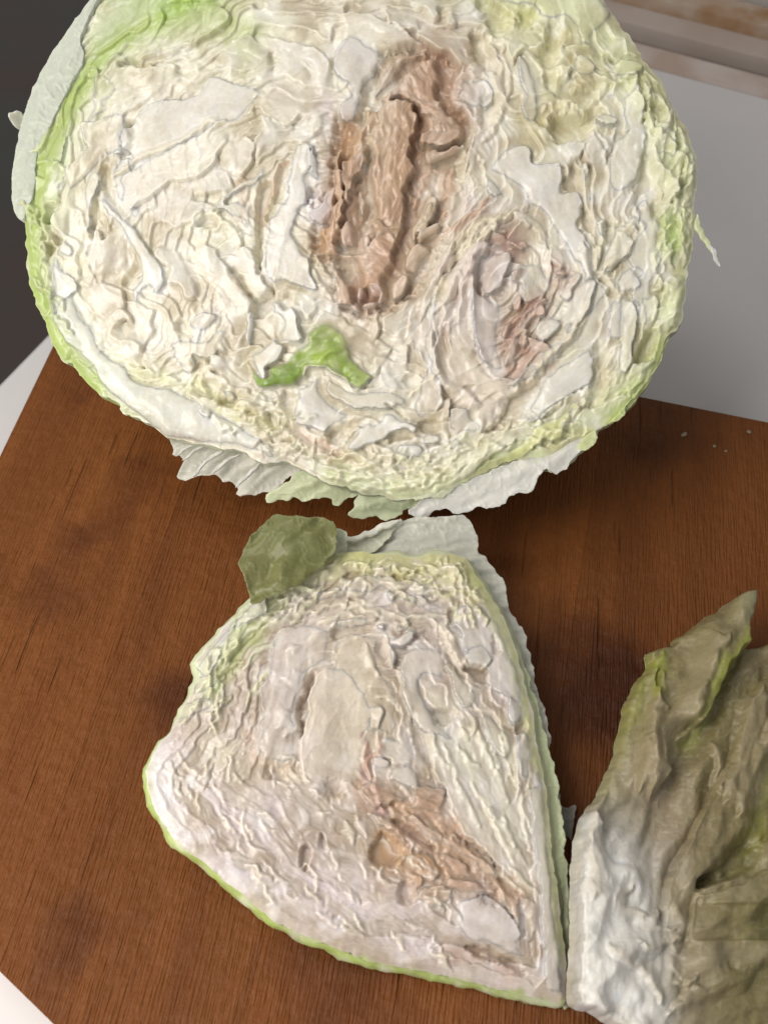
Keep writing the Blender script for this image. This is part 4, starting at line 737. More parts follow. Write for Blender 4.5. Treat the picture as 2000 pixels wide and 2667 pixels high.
curls(RH,24,lambda o:(o[:,0]>1640)&(o[:,1]>180)&(o[:,1]<900),18,95,[(.72,.74,.50),(.75,.75,.58)],6)
curls(RH,14,lambda o:(o[:,0]<260)&(o[:,1]>500)&(o[:,1]<950),16,60,[(.56,.64,.30),(.66,.70,.46)],7,w=(7,10))
RH.finish()
# flared outer leaves under the cut, behind it
def HO(crop,pts,z,col,ang,label=None,**kw): return piece(HEAD,hfield,head,crop,pts,'sheet',z,col,mat=M_OUTER,ang=ang,k=.9,ridge=0,w=[(26,300,40),(20,500,90),(6,60,24)],skirt=6,name="outer_leaf",label=label,ew=8,ewl=30,**kw)
HO(B5,[(0,120),(60,200),(70,270),(100,320),(85,345),(150,375),(180,400),(110,480),(110,520),(260,520),(340,495),(440,530),(570,590),(570,630),(620,650),(690,640),(740,630),(800,640),(880,640),(900,560),(1100,440),(900,300),(500,150),(200,60)],-70,(.56,.56,.50),-35,label="ribbed pale outer leaf hanging below the cut",tilt=(.1,-.25))
HO(B5,[(790,650),(800,705),(850,705),(900,690),(1000,685),(1050,705),(1110,700),(1200,665),(1270,690),(1280,725),(1340,730),(1400,680),(1460,660),(1560,560),(1400,480),(1200,440),(1050,480),(900,580)],-50,(.54,.60,.38),-25,tilt=(0,-.2))
HO(B6,[(600,770),(640,820),(700,835),(760,790),(860,760),(980,795),(1110,750),(1200,755),(1290,720),(1330,660),(1440,645),(1500,600),(1550,510),(1590,485),(1659,495),(1740,450),(1800,380),(1900,200),(1700,250),(1300,440),(1000,560),(850,640),(700,690)],-12,(.70,.70,.68),-20,label="broad white outer leaf under the lower right rim",tilt=(0,-.05))
HO(B6,[(150,800),(200,740),(180,690),(260,650),(400,650),(560,680),(700,660),(640,760),(560,760),(480,830),(300,820),(190,825)],-34,(.58,.65,.42),-25)
HO(B6,[(600,520),(860,500),(1100,400),(1500,300),(1900,120),(2000,60),(1900,300),(1600,420),(1300,500),(1000,580),(800,680),(600,680)],-24,(.66,.70,.52),-20)
HO(B4,[(480,1180),(560,1100),(700,1040),(800,1060),(900,980),(880,1020),(760,1140),(690,1200),(600,1220),(520,1215)],-26,(.60,.66,.42),-30)
for p in ([(180,400),(300,310),(440,250)],[(260,520),(360,400),(500,310)],[(570,600),(650,520),(760,410)],[(400,500),(480,420),(600,350)],[(130,370),(220,300),(340,270)]): HR(B5,p,10,-44,(.60,.60,.54),mat=M_OUTER,k=.9,h=6,wav=2,name="leaf_vein")
HR(PX,[(1812,560),(1818,600),(1840,630),(1850,660)],16,6,(.62,.66,.40),mat=M_THIN,k=.9,h=6);HR(PX,[(1845,640),(1858,665),(1872,695)],14,8,(.66,.68,.66),mat=M_THIN,k=.9,h=6,name="leaf_shred")

# ================================================================ the wedge lying in front
WOUT=[(812,1488),(850,1449),(900,1440),(940,1434),(990,1440),(1030,1440),(1085,1445),(1130,1440),(1174,1440),(1217,1456),(1241,1495),(1275,1545),(1304,1592),(1335,1660),(1362,1760),(1385,1850),(1400,1940),(1418,2027),(1430,2120),(1440,2230),(1450,2291),(1462,2400),(1474,2502),(1474,2608),(1412,2602),(1289,2575),(1188,2548),(1101,2530),(1000,2512),(951,2500),(850,2460),(780,2432),(710,2395),(640,2340),(580,2290),(530,2245),(475,2205),(430,2150),(400,2100),(383,2050),(383,2000),(410,1945),(450,1895),(480,1840),(505,1790),(520,1755),(508,1728),(515,1712),(566,1649),(625,1590),(690,1540),(745,1515)]
WF=[
 ([(520,1740),(600,1690),(650,1600),(740,1530),(830,1470)],36,(.62,.68,.40),.75),([(560,1800),(620,1700),(680,1620)],24,(.50,.60,.20),.6),
 ([(860,1450),(1000,1440),(1150,1450),(1230,1500)],55,(.64,.66,.28),.9),([(1050,1480),(1180,1500)],40,(.70,.69,.42),.6),
 ([(380,1990),(375,2080),(410,2150),(480,2225),(560,2290),(700,2410),(850,2480),(1000,2526),(1200,2566),(1470,2622)],13,(.44,.54,.18),.85),
 ([(1250,1520),(1340,1700),(1380,1900),(1410,2050),(1440,2260),(1470,2500)],22,(.58,.64,.30),.7),
 ([(400,1960),(440,2120),(560,2230),(700,2340)],50,(.66,.65,.62),.7),
 ([(640,1900),(660,1980)],22,(.66,.48,.33),.5),([(560,1960),(600,1990)],50,(.68,.67,.46),.4),
 ([(900,1700),(930,1850),(940,1960)],100,(.74,.68,.53),.6),([(700,1990),(760,2020)],30,(.66,.56,.40),.5),
 ([(560,2150),(750,2260),(950,2350),(1150,2430)],90,(.64,.575,.54),.85),
 ([(950,2060),(1040,2100),(1130,2120),(1180,2180)],42,(.58,.40,.27),.9),([(1060,2180),(1090,2260),(1180,2260)],60,(.60,.42,.28),.9),([(1180,2180),(1260,2270),(1330,2330)],40,(.62,.45,.31),.85),
 ([(1000,2200),(1020,2260)],45,OCHRE,.7),([(950,1920),(955,2020),(985,2110)],10,(.46,.30,.26),.8),([(1170,2470),(1280,2500),(1330,2530)],20,(.66,.50,.42),.6),
 ([(1160,1900),(1280,2000),(1330,2150)],80,(.72,.72,.58),.6)]
def wfield(P): return strokes(P,(.60,.54,.47),WF,seed=25)
WH=[
 (B7,[(1350,830),(1420,760),(1400,900),(1320,1080),(1360,1180),(1400,1300),(1330,1300),(1300,1180),(1285,1000),(1350,920)],75,6),
 (B7,[(1570,400),(1659,380),(1760,400),(1659,470),(1580,480)],60,6),(B8,[(60,400),(150,370),(330,370),(300,400),(190,430),(60,440)],60,5),
 (B8,[(760,960),(900,960),(960,1020),(830,1060),(790,1020)],60,6),(B8,[(1000,660),(1060,640),(1130,680),(1150,770),(1080,740)],60,5),(B8,[(870,260),(940,250),(930,320),(890,320)],45,6),
 (B8,[(610,1000),(640,1080),(720,1140),(740,1240),(760,1380),(700,1300),(640,1180)],50,6),(B8,[(360,540),(400,480),(440,580),(400,590)],45,5),(B8,[(1370,1080),(1440,1060),(1400,1180)],40,5),
 (B8,[(1200,420),(1250,540),(1200,560)],45,4),(B8,[(620,430),(760,400),(840,450),(760,460)],35,5),
 (D2,[(200,830),(270,740),(350,800),(420,880),(360,960),(240,980),(180,900)],70,8),(D2,[(380,1160),(440,1100),(480,1200),(420,1260)],50,6),(D2,[(830,780),(900,820),(1060,950),(1080,1000),(980,930),(860,850)],45,5),
 (D2,[(1100,1060),(1250,1170),(1180,1190),(1120,1120)],50,5),(D2,[(960,1200),(1080,1180),(1090,1240),(1000,1250)],60,6),(D1,[(1215,850),(1265,850),(1230,1010),(1250,940),(1200,980)],50,4),(D1,[(1350,760),(1380,860),(1340,850)],40,4),
 (D1,[(980,270),(1050,270),(1050,360),(990,350)],30,10),(D1,[(1400,360),(1500,360),(1500,450),(1400,450)],30,12),(D3,[(600,740),(720,740),(800,760),(850,800),(960,860),(1000,940),(860,850),(740,830)],50,6),
 (B7,[(1000,830),(1080,770),(1060,820)],25,6),(D2,[(330,650),(480,720),(640,850),(560,820),(420,740)],45,6)]
wedge=thing("cabbage_wedge","smaller pointed cabbage wedge lying cut side up in front of the larger half","cabbage wedge",(0.0,0.08,0.0))
def wedge_h(P,d):
    x,y=P[:,0],P[:,1]
    h,q,l=ruffles(P,d,61,lam=36,amp=18,A=1.2,B=.4,C=.25,Lc=20)
    h=h-8
    # lower left: fine fibres running along the rim
    w=1/(1+np.exp(-((y-1980)-(.1*(x-700)))/60.)); w=w*(1-np.exp(-(d/26)**2)); w=w*np.clip(1-(x-1050)/200,0,1)
    a=math.radians(38); u=x*math.cos(a)+y*math.sin(a)+40*fbm(x/120,y/120,5,2); v=-x*math.sin(a)+y*math.cos(a)+26*fbm(x/90,y/90,6,2)
    f=1-np.abs(perlin(u/80,v/15,71))*2.4; f2=1-np.abs(perlin(u/40,v/9,72))*2.4
    h=h*(1-.75*w)+w*(3.4*f+2.0*f2+7*fbm(x/70,y/70,73,2)); l=l*(1-w)+w*.5*np.clip(f,0,1)**3
    e=np.exp(-(d/40)**2); h=h*(1-e)+e*(2*perlin(x/26,y/26,75)); l=l*(1-e)
    c=np.exp(-(((x-1130)*.6+(y-2180)*.8)/190)**4-(((x-1130)*.8-(y-2180)*.6)/85)**4)
    rr=1-np.abs(perlin((x*.7+y*.7)/70,(x*.7-y*.7)/20,77))*2.3
    h=h*(1-c)+c*(12*rr+7*perlin(x/14,y/14,78)+2*perlin(x/6,y/6,79))
    return h,q,l*(1-c)
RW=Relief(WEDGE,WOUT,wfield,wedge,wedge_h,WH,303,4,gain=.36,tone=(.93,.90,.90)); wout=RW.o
def wbodycol(q,k):
    right=1/(1+np.exp(-(q[:,0]-1150-(q[:,1]-1500)*.18)/30.))
    top=1/(1+np.exp((q[:,1]-1950+(q[:,0]-500)*0)/30.))
    c=strokes(q,(.40,.50,.14),[],seed=9); c=mixc(c,(.66,.67,.50),np.clip(.1+1.3*fbm(q[:,0]/60,q[:,1]/60,47,3),0,.9))
    c=mixc(c,(.62,.66,.46),np.clip(right+top,0,1)*.85)
    vein=np.clip(perlin(q[:,0]/9+k,q[:,1]/9,44)*1.6,0,1)
    return mixc(c,(.66,.70,.42),vein*.5)
rings=[(0,-20,1),(7,-24,1),(14,-32,1),(19,-48,1),(20,-70,1),(15,-95,1),(2,-130,1),(-8,-170,.98),(-20,-230,.95),(-40,-300,.88)]
wbd,Vb,nb=body(WEDGE,wout,wedge,rings,wbodycol,"outer_leaves",amp=6)
me=wbd.data; co=np.zeros(len(me.vertices)*3,np.float32); me.vertices.foreach_get("co",co); co=co.reshape(-1,3); co[:,2]=np.maximum(co[:,2],0.0005); me.vertices.foreach_set("co",co.ravel()); me.update()
def Wp(crop,pts,style,z,col,free=False,**kw):
    if free or kw.get('mat') is M_OUTER: return piece(WEDGE,wfield,wedge,crop,pts,style,z,col,**kw)
    return RW.leaf(crop,pts,style,z,col,**kw)
def WR(crop,pts,w,z,col,**kw):
    if kw.get('mat') is M_OUTER: return ribbon(WEDGE,wfield,wedge,crop,pts,w,z,col,**kw)
    return RW.edge(crop,pts,w,z,col,**kw)
Wp(B7,[(1040,120),(1000,140),(820,270),(640,450),(560,560),(480,680),(470,730),(510,768),(600,790),(640,700),(700,600),(740,500),(820,420),(960,340),(1030,300),(1050,200)],'rib',16,(.72,.72,.68),bulge=14,bw=24,label="pale outer leaf along the upper left edge")
Wp(B7,[(460,850),(500,790),(600,800),(700,780),(740,860),(640,920),(520,960),(430,980),(400,960)],'petal',10,(.68,.71,.56));Wp(B7,[(360,1020),(450,990),(600,960),(640,1040),(520,1120),(380,1170),(290,1150)],'petal',6,(.66,.70,.50))
for p,c in (([(1050,150),(1200,80),(1350,0),(1500,-60)],(.72,.75,.48)),([(1030,300),(1060,220),(1180,110)],(.66,.70,.42)),([(720,680),(760,560),(860,480),(960,400),(1050,350),(1130,370)],(.74,.76,.58)),([(650,830),(700,720),(760,620),(840,540),(940,470)],(.60,.66,.36)),([(1020,400),(1100,350),(1200,290),(1220,260)],(.75,.75,.60)),([(600,830),(620,780),(700,650),(740,540)],(.72,.75,.54)),([(860,720),(920,640),(1000,560),(1100,520),(1150,440)],(.72,.73,.56)),([(880,1000),(920,900),(1000,780),(1060,720)],(.70,.70,.52))): WR(B7,p,12,20,c,h=14,k=.85)
Wp(B7,[(1100,480),(1200,400),(1400,360),(1560,400),(1580,480),(1560,620),(1530,690),(1460,740),(1400,760),(1340,830),(1350,900),(1300,980),(1290,1060),(1310,1200),(1290,1400),(1200,1500),(1000,1460),(960,1300),(1000,1100),(980,900),(1060,760),(1060,600)],'sheet',20,(.75,.71,.655),bulge=18,w=[(14,170,60),(5,50,22)],rim=6,label="broad smooth leaf on the left of the wedge")
for p in ([(1140,1200),(1250,1140),(1300,1060)],[(1200,1260),(1280,1210),(1310,1200)],[(1180,800),(1260,830),(1340,770)],[(1210,580),(1290,560)]): WR(B7,p,26,34,(.77,.745,.69),h=14)
Wp(B7,[(1420,880),(1440,760),(1540,700),(1590,500),(1760,440),(1900,440),(1960,500),(1930,640),(2000,760),(2080,900),(2100,1200),(2000,1300),(1900,1260),(1700,1300),(1560,1320),(1400,1240),(1330,1080),(1370,960)],'sheet',-4,(.745,.685,.55),bulge=20,w=[(18,200,70),(7,60,26)],label="large ivory leaf in the middle of the wedge")
Wp(PX,[(820,1760),(900,1740),(960,1800),(980,1880),(960,1950),(930,2040),(880,2060),(800,2040),(780,1960),(800,1860)],'sheet',14,(.75,.70,.60))
# ruffled top of the wedge
Wp(D6,[(480,300),(520,230),(640,240),(700,210),(760,230),(870,215),(890,240),(990,240),(1000,330),(880,360),(780,340),(700,330),(600,370),(480,380)],'frill',14,(.70,.71,.42),g=3,w=[(14,60,30),(7,26,14)])
Wp(D6,[(880,200),(960,130),(1080,130),(1140,180),(1250,220),(1310,290),(1300,380),(1200,400),(1080,330),(1000,290),(940,240)],'frill',4,(.69,.69,.42),g=3,w=[(12,60,30),(8,22,14)],ridge=10)
Wp(D6,[(740,195),(830,165),(940,160),(1000,125),(1110,150),(1180,220),(1000,260),(800,240)],'sheet',-26,(.62,.64,.44),k=.8)
Wp(D6,[(300,450),(420,350),(520,330),(600,380),(480,430),(420,480),(320,500)],'petal',16,(.68,.70,.48));Wp(D6,[(320,560),(440,470),(560,410),(620,440),(700,480),(560,500),(440,520)],'petal',12,(.74,.70,.62))
Wp(D6,[(600,370),(740,360),(860,360),(1000,400),(1100,460),(1180,520),(1160,570),(1060,560),(960,540),(860,500),(820,440),(720,480),(600,470),(540,430)],'frill',20,(.765,.735,.66),g=3,w=[(16,60,34),(8,26,14)])
Wp(D6,[(840,440),(880,430),(900,480),(880,510),(850,480)],'lump',44,(.77,.75,.71));Wp(D6,[(960,460),(1040,470),(1080,520),(1000,540)],'lump',36,(.76,.73,.67),bulge=12)
Wp(D6,[(340,600),(480,540),(640,500),(800,510),(940,590),(960,620),(840,560),(760,610),(640,590),(520,600),(400,600)],'petal',16,(.745,.705,.59),ridge=8)
Wp(D6,[(550,600),(640,590),(740,590),(760,620),(700,640),(560,630)],'rib',22,(.77,.74,.67),bulge=14,bw=12)
for p in ([(540,240),(500,300),(520,330),(580,260)],[(560,450),(640,440),(700,460),(740,430)],[(600,380),(660,400),(700,370),(760,390)],[(780,350),(800,310),(850,330)],[(800,520),(900,560),(1000,570),(1080,560),(1150,575)],[(1000,400),(1060,440),(1120,440)],[(1080,380),(1160,420),(1240,440),(1330,450)],[(1080,480),(1140,470),(1200,520)],[(420,560),(560,520),(700,530),(820,580)],[(480,600),(600,560),(720,570)],[(1000,300),(1080,340),(1180,340),(1260,390)],[(900,600),(980,640),(960,700)],[(640,480),(740,490),(800,470)],[(1170,580),(1180,640),(1250,700),(1330,760)]): WR(D6,p,12,26,(.76,.735,.60),wav=8,h=18)
Wp(D6,[(830,680),(850,640),(890,650),(900,680),(980,650),(990,690),(940,740),(890,740),(900,800),(870,860),(860,800),(840,740)],'lump',40,(.79,.775,.74),bulge=14,label="small bright white curled leaf near the top")
Wp(D6,[(780,600),(870,590),(960,620),(990,660),(900,660),(860,630),(800,640)],'frill',30,(.77,.74,.68))
# right side of the wedge
Wp(B8,[(540,560),(620,500),(740,480),(860,540),(900,640),(860,740),(820,780),(700,740),(690,820),(760,960),(830,1060),(960,1200),(1000,1382),(1040,1500),(900,1560),(760,1300),(740,1180),(620,1020),(560,880),(530,720)],'rib',18,(.74,.715,.63),bulge=16,bw=34,label="pale arched leaf stem right of the middle")
Wp(B8,[(690,740),(800,740),(880,840),(930,960),(860,980),(770,960),(710,880)],'petal',2,(.76,.72,.55));Wp(B8,[(860,1120),(980,1020),(1080,1080),(1010,1200),(920,1180)],'petal',0,(.72,.70,.55))
Wp(B8,[(960,200),(1140,200),(1240,300),(1330,480),(1400,640),(1440,820),(1440,940),(1400,1080),(1350,1080),(1300,1000),(1290,880),(1150,770),(1140,680),(1060,640),(1010,650),(980,520),(960,400),(900,340)],'sheet',16,(.725,.725,.69),w=[(12,200,60),(5,60,22)],rim=4,label="bluish white leaf near the right edge")
Wp(B8,[(1000,480),(1080,460),(1160,470),(1190,560),(1130,670),(1000,660),(980,560)],'petal',28,(.72,.745,.68));Wp(B8,[(1300,880),(1400,880),(1440,960),(1440,1020),(1360,1085),(1300,1000)],'rib',30,(.76,.765,.745),bulge=14,bw=20)
Wp(B8,[(860,480),(900,560),(960,700),(1080,780),(1120,900),(1000,960),(940,900),(880,720),(820,540)],'petal',16,(.74,.72,.58),ridge=9);Wp(B8,[(1100,980),(1180,960),(1260,1060),(1350,1140),(1340,1300),(1240,1300),(1160,1150)],'petal',10,(.72,.72,.54))
for p in ([(880,400),(920,480),(960,560),(1020,640)],[(760,330),(820,400),(880,520),(920,620),(980,700),(1080,790)],[(920,660),(980,740),(1100,810)],[(1040,960),(1120,970),(1200,1000),(1260,1050),(1340,1090)],[(440,440),(470,560),(480,660)],[(520,700),(560,860),(600,1000)],[(280,500),(320,600),(380,700)],[(380,880),(440,880),(520,960)]): WR(B8,p,13,28,IVORY,h=16)
for p in ([(1060,1020),(1100,1150),(1180,1250),(1220,1380),(1240,1500)],[(980,1100),(1040,1250),(1060,1400),(1100,1520)],[(1240,1080),(1300,1200),(1340,1320),(1360,1480)],[(900,1200),(960,1320),(1020,1382),(1060,1500)],[(1140,1200),(1200,1340),(1260,1420)]): WR(B8,p,16,14,(.74,.73,.57),h=16)
Wp(B8,[(400,1180),(440,1140),(560,1150),(620,1200),(660,1280),(560,1330),(480,1310),(420,1260)],'petal',22,(.76,.735,.67));Wp(B8,[(230,920),(330,900),(400,960),(400,1060),(300,1180),(260,1200),(280,1060),(220,980)],'petal',20,(.76,.72,.63))
Wp(B8,[(1360,1200),(1440,1100),(1490,1200),(1500,1400),(1490,1500),(1400,1520),(1360,1400)],'petal',22,(.73,.72,.67))
# lower right side: long fibres and the pale outer rib
Wp(D2,[(560,0),(760,20),(900,0),(1060,120),(1140,300),(1200,430),(1300,470),(1300,600),(1340,820),(1380,1000),(1380,1200),(1300,1160),(1200,1060),(1080,980),(1000,860),(860,760),(780,640),(720,440),(640,340),(600,180)],'sheet',8,(.735,.725,.64),ridge=13,w=[(10,150,40),(5,50,16)],g=3)
Wp(D2,[(1130,580),(1200,640),(1230,760),(1220,860),(1180,820),(1100,680),(1010,600),(1000,560)],'petal',30,(.765,.77,.74),ridge=8)
Wp(D2,[(1390,-600),(1420,-400),(1410,-200),(1400,0),(1410,200),(1450,420),(1470,640),(1490,900),(1510,1100),(1540,1380),(1580,1700),(1590,1940),(1500,1900),(1440,1800),(1400,1500),(1400,1250),(1380,1000),(1340,760),(1310,460),(1350,400),(1350,100),(1330,-200),(1340,-400)],'rib',12,(.73,.725,.67),bulge=10,bw=14,ridge=6,w=[(3,300,18),(2,100,10)],label="long pale stem along the right edge")
Wp(D2,[(1220,60),(1300,0),(1350,60),(1360,220),(1340,400),(1300,430),(1250,300),(1230,160)],'petal',24,(.74,.72,.67))
for i,p in enumerate(([(900,400),(1000,560),(1100,760),(1200,960)],[(820,380),(900,560),(960,700)],[(960,20),(1020,180),(1100,340),(1180,520)],[(1100,60),(1160,240),(1240,420)],[(1260,480),(1270,640),(1310,800)],[(1140,640),(1190,780),(1300,960)],[(700,120),(760,260),(800,400)],[(1200,1000),(1300,1100),(1390,1180)],[(820,120),(880,200),(960,260)],[(1040,1000),(1140,1080),(1260,1180)],[(640,40),(660,160),(740,280)])): WR(D2,p,11,26,(.76,.75,.62),h=14)
# folded wet lobes and brown rot
Wp(D2,[(240,60),(320,40),(440,20),(500,130),(590,200),(620,300),(600,360),(560,280),(480,240),(340,260),(320,220),(220,190)],'petal',26,(.755,.74,.66));Wp(D2,[(180,220),(240,200),(310,230),(320,280),(270,310),(190,290)],'lump',34,(.79,.77,.73),bulge=14)
Wp(D2,[(320,260),(440,230),(540,300),(555,370),(520,430),(440,420),(350,380),(300,320)],'rib',18,(.745,.73,.66),bulge=22,bw=24)
def WB(crop,pts,z,col=(.60,.43,.30),st='crumple',**kw): return RW.leaf(crop,pts,st,z*.8,col,mat=M_ROT,name="rotten_leaf",soft=16,**kw)
WB(D2,[(120,370),(200,360),(300,380),(400,470),(500,490),(420,520),(330,540),(220,560),(140,520),(100,440)],20,(.66,.51,.40));WB(D2,[(480,430),(560,400),(700,440),(710,540),(760,640),(680,640),(540,600),(380,560),(320,520),(480,500)],14,(.56,.38,.25))
WB(D2,[(160,600),(240,600),(330,640),(460,740),(600,840),(660,900),(600,900),(480,870),(380,800),(320,740),(220,680)],30,(.64,.50,.38));WB(D2,[(330,600),(470,600),(580,680),(680,760),(680,830),(620,820),(480,700),(380,640)],18,(.68,.54,.44),'petal')
WB(D2,[(680,740),(800,760),(900,840),(1060,960),(1080,1040),(980,1060),(860,960),(760,880),(680,820)],24,(.64,.48,.36));WB(D2,[(880,900),(1000,940),(1080,1040),(1020,1070),(940,1020)],42,(.70,.56,.42),'lump',bulge=14)
WB(D2,[(440,880),(560,900),(640,960),(700,1040),(600,1100),(540,1160),(480,1080),(440,1000)],16,(.58,.38,.22));WB(D2,[(700,900),(820,920),(880,1000),(980,1080),(1060,1100),(900,1090),(760,1060),(700,980)],14,(.60,.42,.32),ridge=12)
WB(D2,[(350,970),(400,910),(450,910),(420,1000),(380,1020)],30,(.66,.44,.22));WB(D2,[(440,1000),(540,1060),(540,1140),(500,1220),(450,1140)],24,(.64,.42,.25))
WB(D2,[(690,1110),(840,1080),(960,1110),(1060,1160),(1100,1180),(1060,1200),(960,1180),(820,1200),(720,1180)],32,(.68,.51,.37));WB(D2,[(540,1160),(660,1120),(780,1180),(760,1270),(680,1310),(600,1290),(500,1230)],24,(.66,.49,.35))
WB(D2,[(1110,1160),(1250,1180),(1280,1260),(1270,1340),(1240,1420),(1200,1350),(1160,1270)],28,(.66,.52,.40));WB(D2,[(1260,1200),(1380,1240),(1400,1300),(1380,1480),(1300,1500),(1280,1340)],10,(.68,.60,.48),ridge=12)
for p in ([(200,360),(220,450),(250,580)],[(150,110),(140,230),(165,350)],[(230,60),(240,150),(160,200),(170,340)],[(600,880),(680,960),(740,1060)],[(330,640),(420,760),(600,860)],[(700,1120),(860,1100),(1000,1140)],[(820,760),(900,900),(960,1000)]): WR(D2,p,12,34,(.56,.38,.29),mat=M_ROT,name="rotten_leaf_edge",h=12)
Wp(D3,[(480,480),(520,400),(600,390),(700,360),(800,400),(880,470),(950,560),(990,660),(1005,800),(1000,920),(940,850),(820,770),(740,740),(640,730),(560,690),(510,600)],'rib',26,(.765,.745,.725),bulge=40,bw=55,rim=8,w=[(8,120,60)],label="glossy white rib fragment near the tip")
WB(D3,[(710,780),(780,770),(850,810),(900,860),(820,850),(740,830)],10,(.64,.48,.40))
# short broken leaf ends over the lower left
import random
R=random.Random(4)
for i in range(74):
    while True:
        x=R.uniform(440,1180);y=R.uniform(1960,2500)
        if inside(np.array([[x,y]]),np.array(WOUT,float))[0] and seg_dist(np.array([[x,y]]),np.array(WOUT,float),np.roll(np.array(WOUT,float),-1,0))[0][0]>48 and y-1960>(x-700)*.62-30: break
    a=math.radians(R.uniform(15,75)); L=R.uniform(18,60)
    if y<2120 and x<720: a=math.radians(R.uniform(30,120))
    WR(PX,[(x,y),(x+L*.5*math.cos(a)+R.uniform(-6,6),y+L*.5*math.sin(a)),(x+L*math.cos(a),y+L*math.sin(a))],R.uniform(7,17),R.uniform(2,14),(.76,.72,.66) if R.random()<.6 else (.75,.71,.58),h=R.uniform(7,15),wav=7,name="torn_leaf_end")
curls(RW,38,lambda o:(o[:,1]<1560)&(o[:,0]>800)&(o[:,0]<1330),10,110,[(.68,.69,.36),(.73,.71,.50),(.75,.72,.60)],8,lmin=30,lmax=80,w=(8,12),h=(16,26))
curls(RW,24,lambda o:(o[:,0]<800)&(o[:,1]<1850),20,90,[(.66,.70,.44),(.74,.72,.60)],9,h=(14,20))
RW.finish()
# outer leaf of the wedge seen beyond its right side, and its ribbed continuation behind
def WO(pts,z,col,label=None,crop=PX,ang=None,**kw):
    kk=dict(k=.92,ridge=0,w=[(9,300,30),(8,400,90)],skirt=4); kk.update(kw)
    return piece(WEDGE,wfield,wedge,crop,pts,'sheet',z,col,mat=M_OUTER,ang=ang,name="outer_leaf",label=label,**kk)
WO([(1050,1330),(1160,1320),(1235,1330),(1260,1410),(1300,1460),(1325,1500),(1332,1540),(1350,1580),(1379,1640),(1411,1774),(1440,1880),(1453,2006),(1463,2080),(1440,2090),(1400,1960),(1370,1820),(1330,1660),(1270,1550),(1180,1470),(1080,1440),(960,1430),(900,1400)],-70,(.60,.61,.55),"translucent ribbed outer leaf rising behind the wedge",ang=-12,w=[(26,260,26),(14,300,70),(5,60,20)])
WO([(1325,1640),(1370,1720),(1411,1850),(1440,1960),(1463,2080),(1480,2200),(1488,2320),(1490,2420),(1484,2560),(1484,2626),(1474,2616),(1470,2500),(1450,2320),(1430,2150),(1405,2000),(1375,1850)],-34,(.50,.56,.34),None,ang=82)
WO([(860,1440),(880,1390),(940,1370),(1020,1350),(1050,1330),(1000,1400),(930,1440)],-60,(.62,.64,.52));ribbon(WEDGE,wfield,wedge,PX,[(876,1385),(905,1392),(950,1380),(1000,1355),(1040,1340)],16,-40,(.72,.72,.64),h=12,k=.9)
WO([(650,1560),(700,1510),(770,1465),(835,1415),(862,1385),(880,1378),(905,1395),(880,1440),(820,1480),(750,1520),(700,1550)],-16,(.56,.60,.44))
Wp(PX,[(870,1376),(885,1374),(905,1390),(905,1420),(880,1440),(850,1450),(862,1410)],'rib',-44,(.70,.70,.62),free=True)
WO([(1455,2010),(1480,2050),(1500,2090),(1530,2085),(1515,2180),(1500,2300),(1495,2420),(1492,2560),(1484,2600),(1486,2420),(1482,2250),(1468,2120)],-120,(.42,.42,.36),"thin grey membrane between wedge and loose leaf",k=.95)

# ================================================================ loose leaf at the right
loose=thing("loose_leaf","loose translucent leaf with a broad white wet stem, right of the wedge","cabbage leaf",(0.07,0.05,0.0))
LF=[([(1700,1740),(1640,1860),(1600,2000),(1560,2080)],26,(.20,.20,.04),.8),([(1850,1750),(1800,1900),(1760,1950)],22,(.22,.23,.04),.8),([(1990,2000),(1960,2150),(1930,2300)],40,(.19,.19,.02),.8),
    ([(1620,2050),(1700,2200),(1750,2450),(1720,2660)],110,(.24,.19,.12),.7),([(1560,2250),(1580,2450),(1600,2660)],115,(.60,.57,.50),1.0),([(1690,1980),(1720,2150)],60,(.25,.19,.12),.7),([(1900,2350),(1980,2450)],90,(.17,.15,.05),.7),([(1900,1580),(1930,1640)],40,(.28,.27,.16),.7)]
def lfield(P): return strokes(P,(.17,.135,.055),LF,seed=55)  # dark base colour carries shade on the leaf and the wood showing through
LOUT=[(1944,1565),(1931,1562),(1904,1565),(1886,1572),(1862,1596),(1828,1613),(1783,1648),(1756,1666),(1741,1687),(1711,1691),(1687,1702),(1678,1711),(1681,1747),(1663,1765),(1642,1801),(1621,1847),(1615,1886),(1602,1931),(1590,1988),(1563,2043),(1545,2090),(1526,2103),(1506,2140),(1492,2200),(1486,2290),(1484,2370),(1482,2480),(1478,2612),(1533,2641),(1600,2680),(1700,2760),(2000,2800),(2110,2700),(2120,2300),(2120,1900),(2090,1680),(2000,1683),(1931,1692),(1928,1654),(1940,1621)]
def loose_h(P,d):
    x,y=P[:,0],P[:,1]
    a=math.radians(108); u=x*math.cos(a)+y*math.sin(a); v=-x*math.sin(a)+y*math.cos(a); v=v+.10*(y-2100)**2/1000*np.sign(1)+40*fbm(x/200,y/200,3,2)
    h=55+30*fbm(u/360,v/100,81,2)+6*perlin(u/120,v/32,82)+1.6*perlin(x/22,y/22,83)+.8*perlin(x/10,y/10,84)
    return h,0*x+.5,0*x
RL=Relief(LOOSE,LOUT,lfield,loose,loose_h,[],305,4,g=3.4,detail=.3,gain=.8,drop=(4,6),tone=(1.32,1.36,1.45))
vn=1-np.abs(perlin(RL.P[:,0]/34+1.2*fbm(RL.P[:,0]/60,RL.P[:,1]/60,91,2),RL.P[:,1]/46,92))*9; vn2=1-np.abs(perlin(RL.P[:,0]/15,RL.P[:,1]/19,93))*6
RL.C=mixc(RL.C,(.30,.27,.16),.45*np.clip(vn,0,1)+.18*np.clip(vn2,0,1)); RL.H+=2.5*np.clip(vn,0,1)
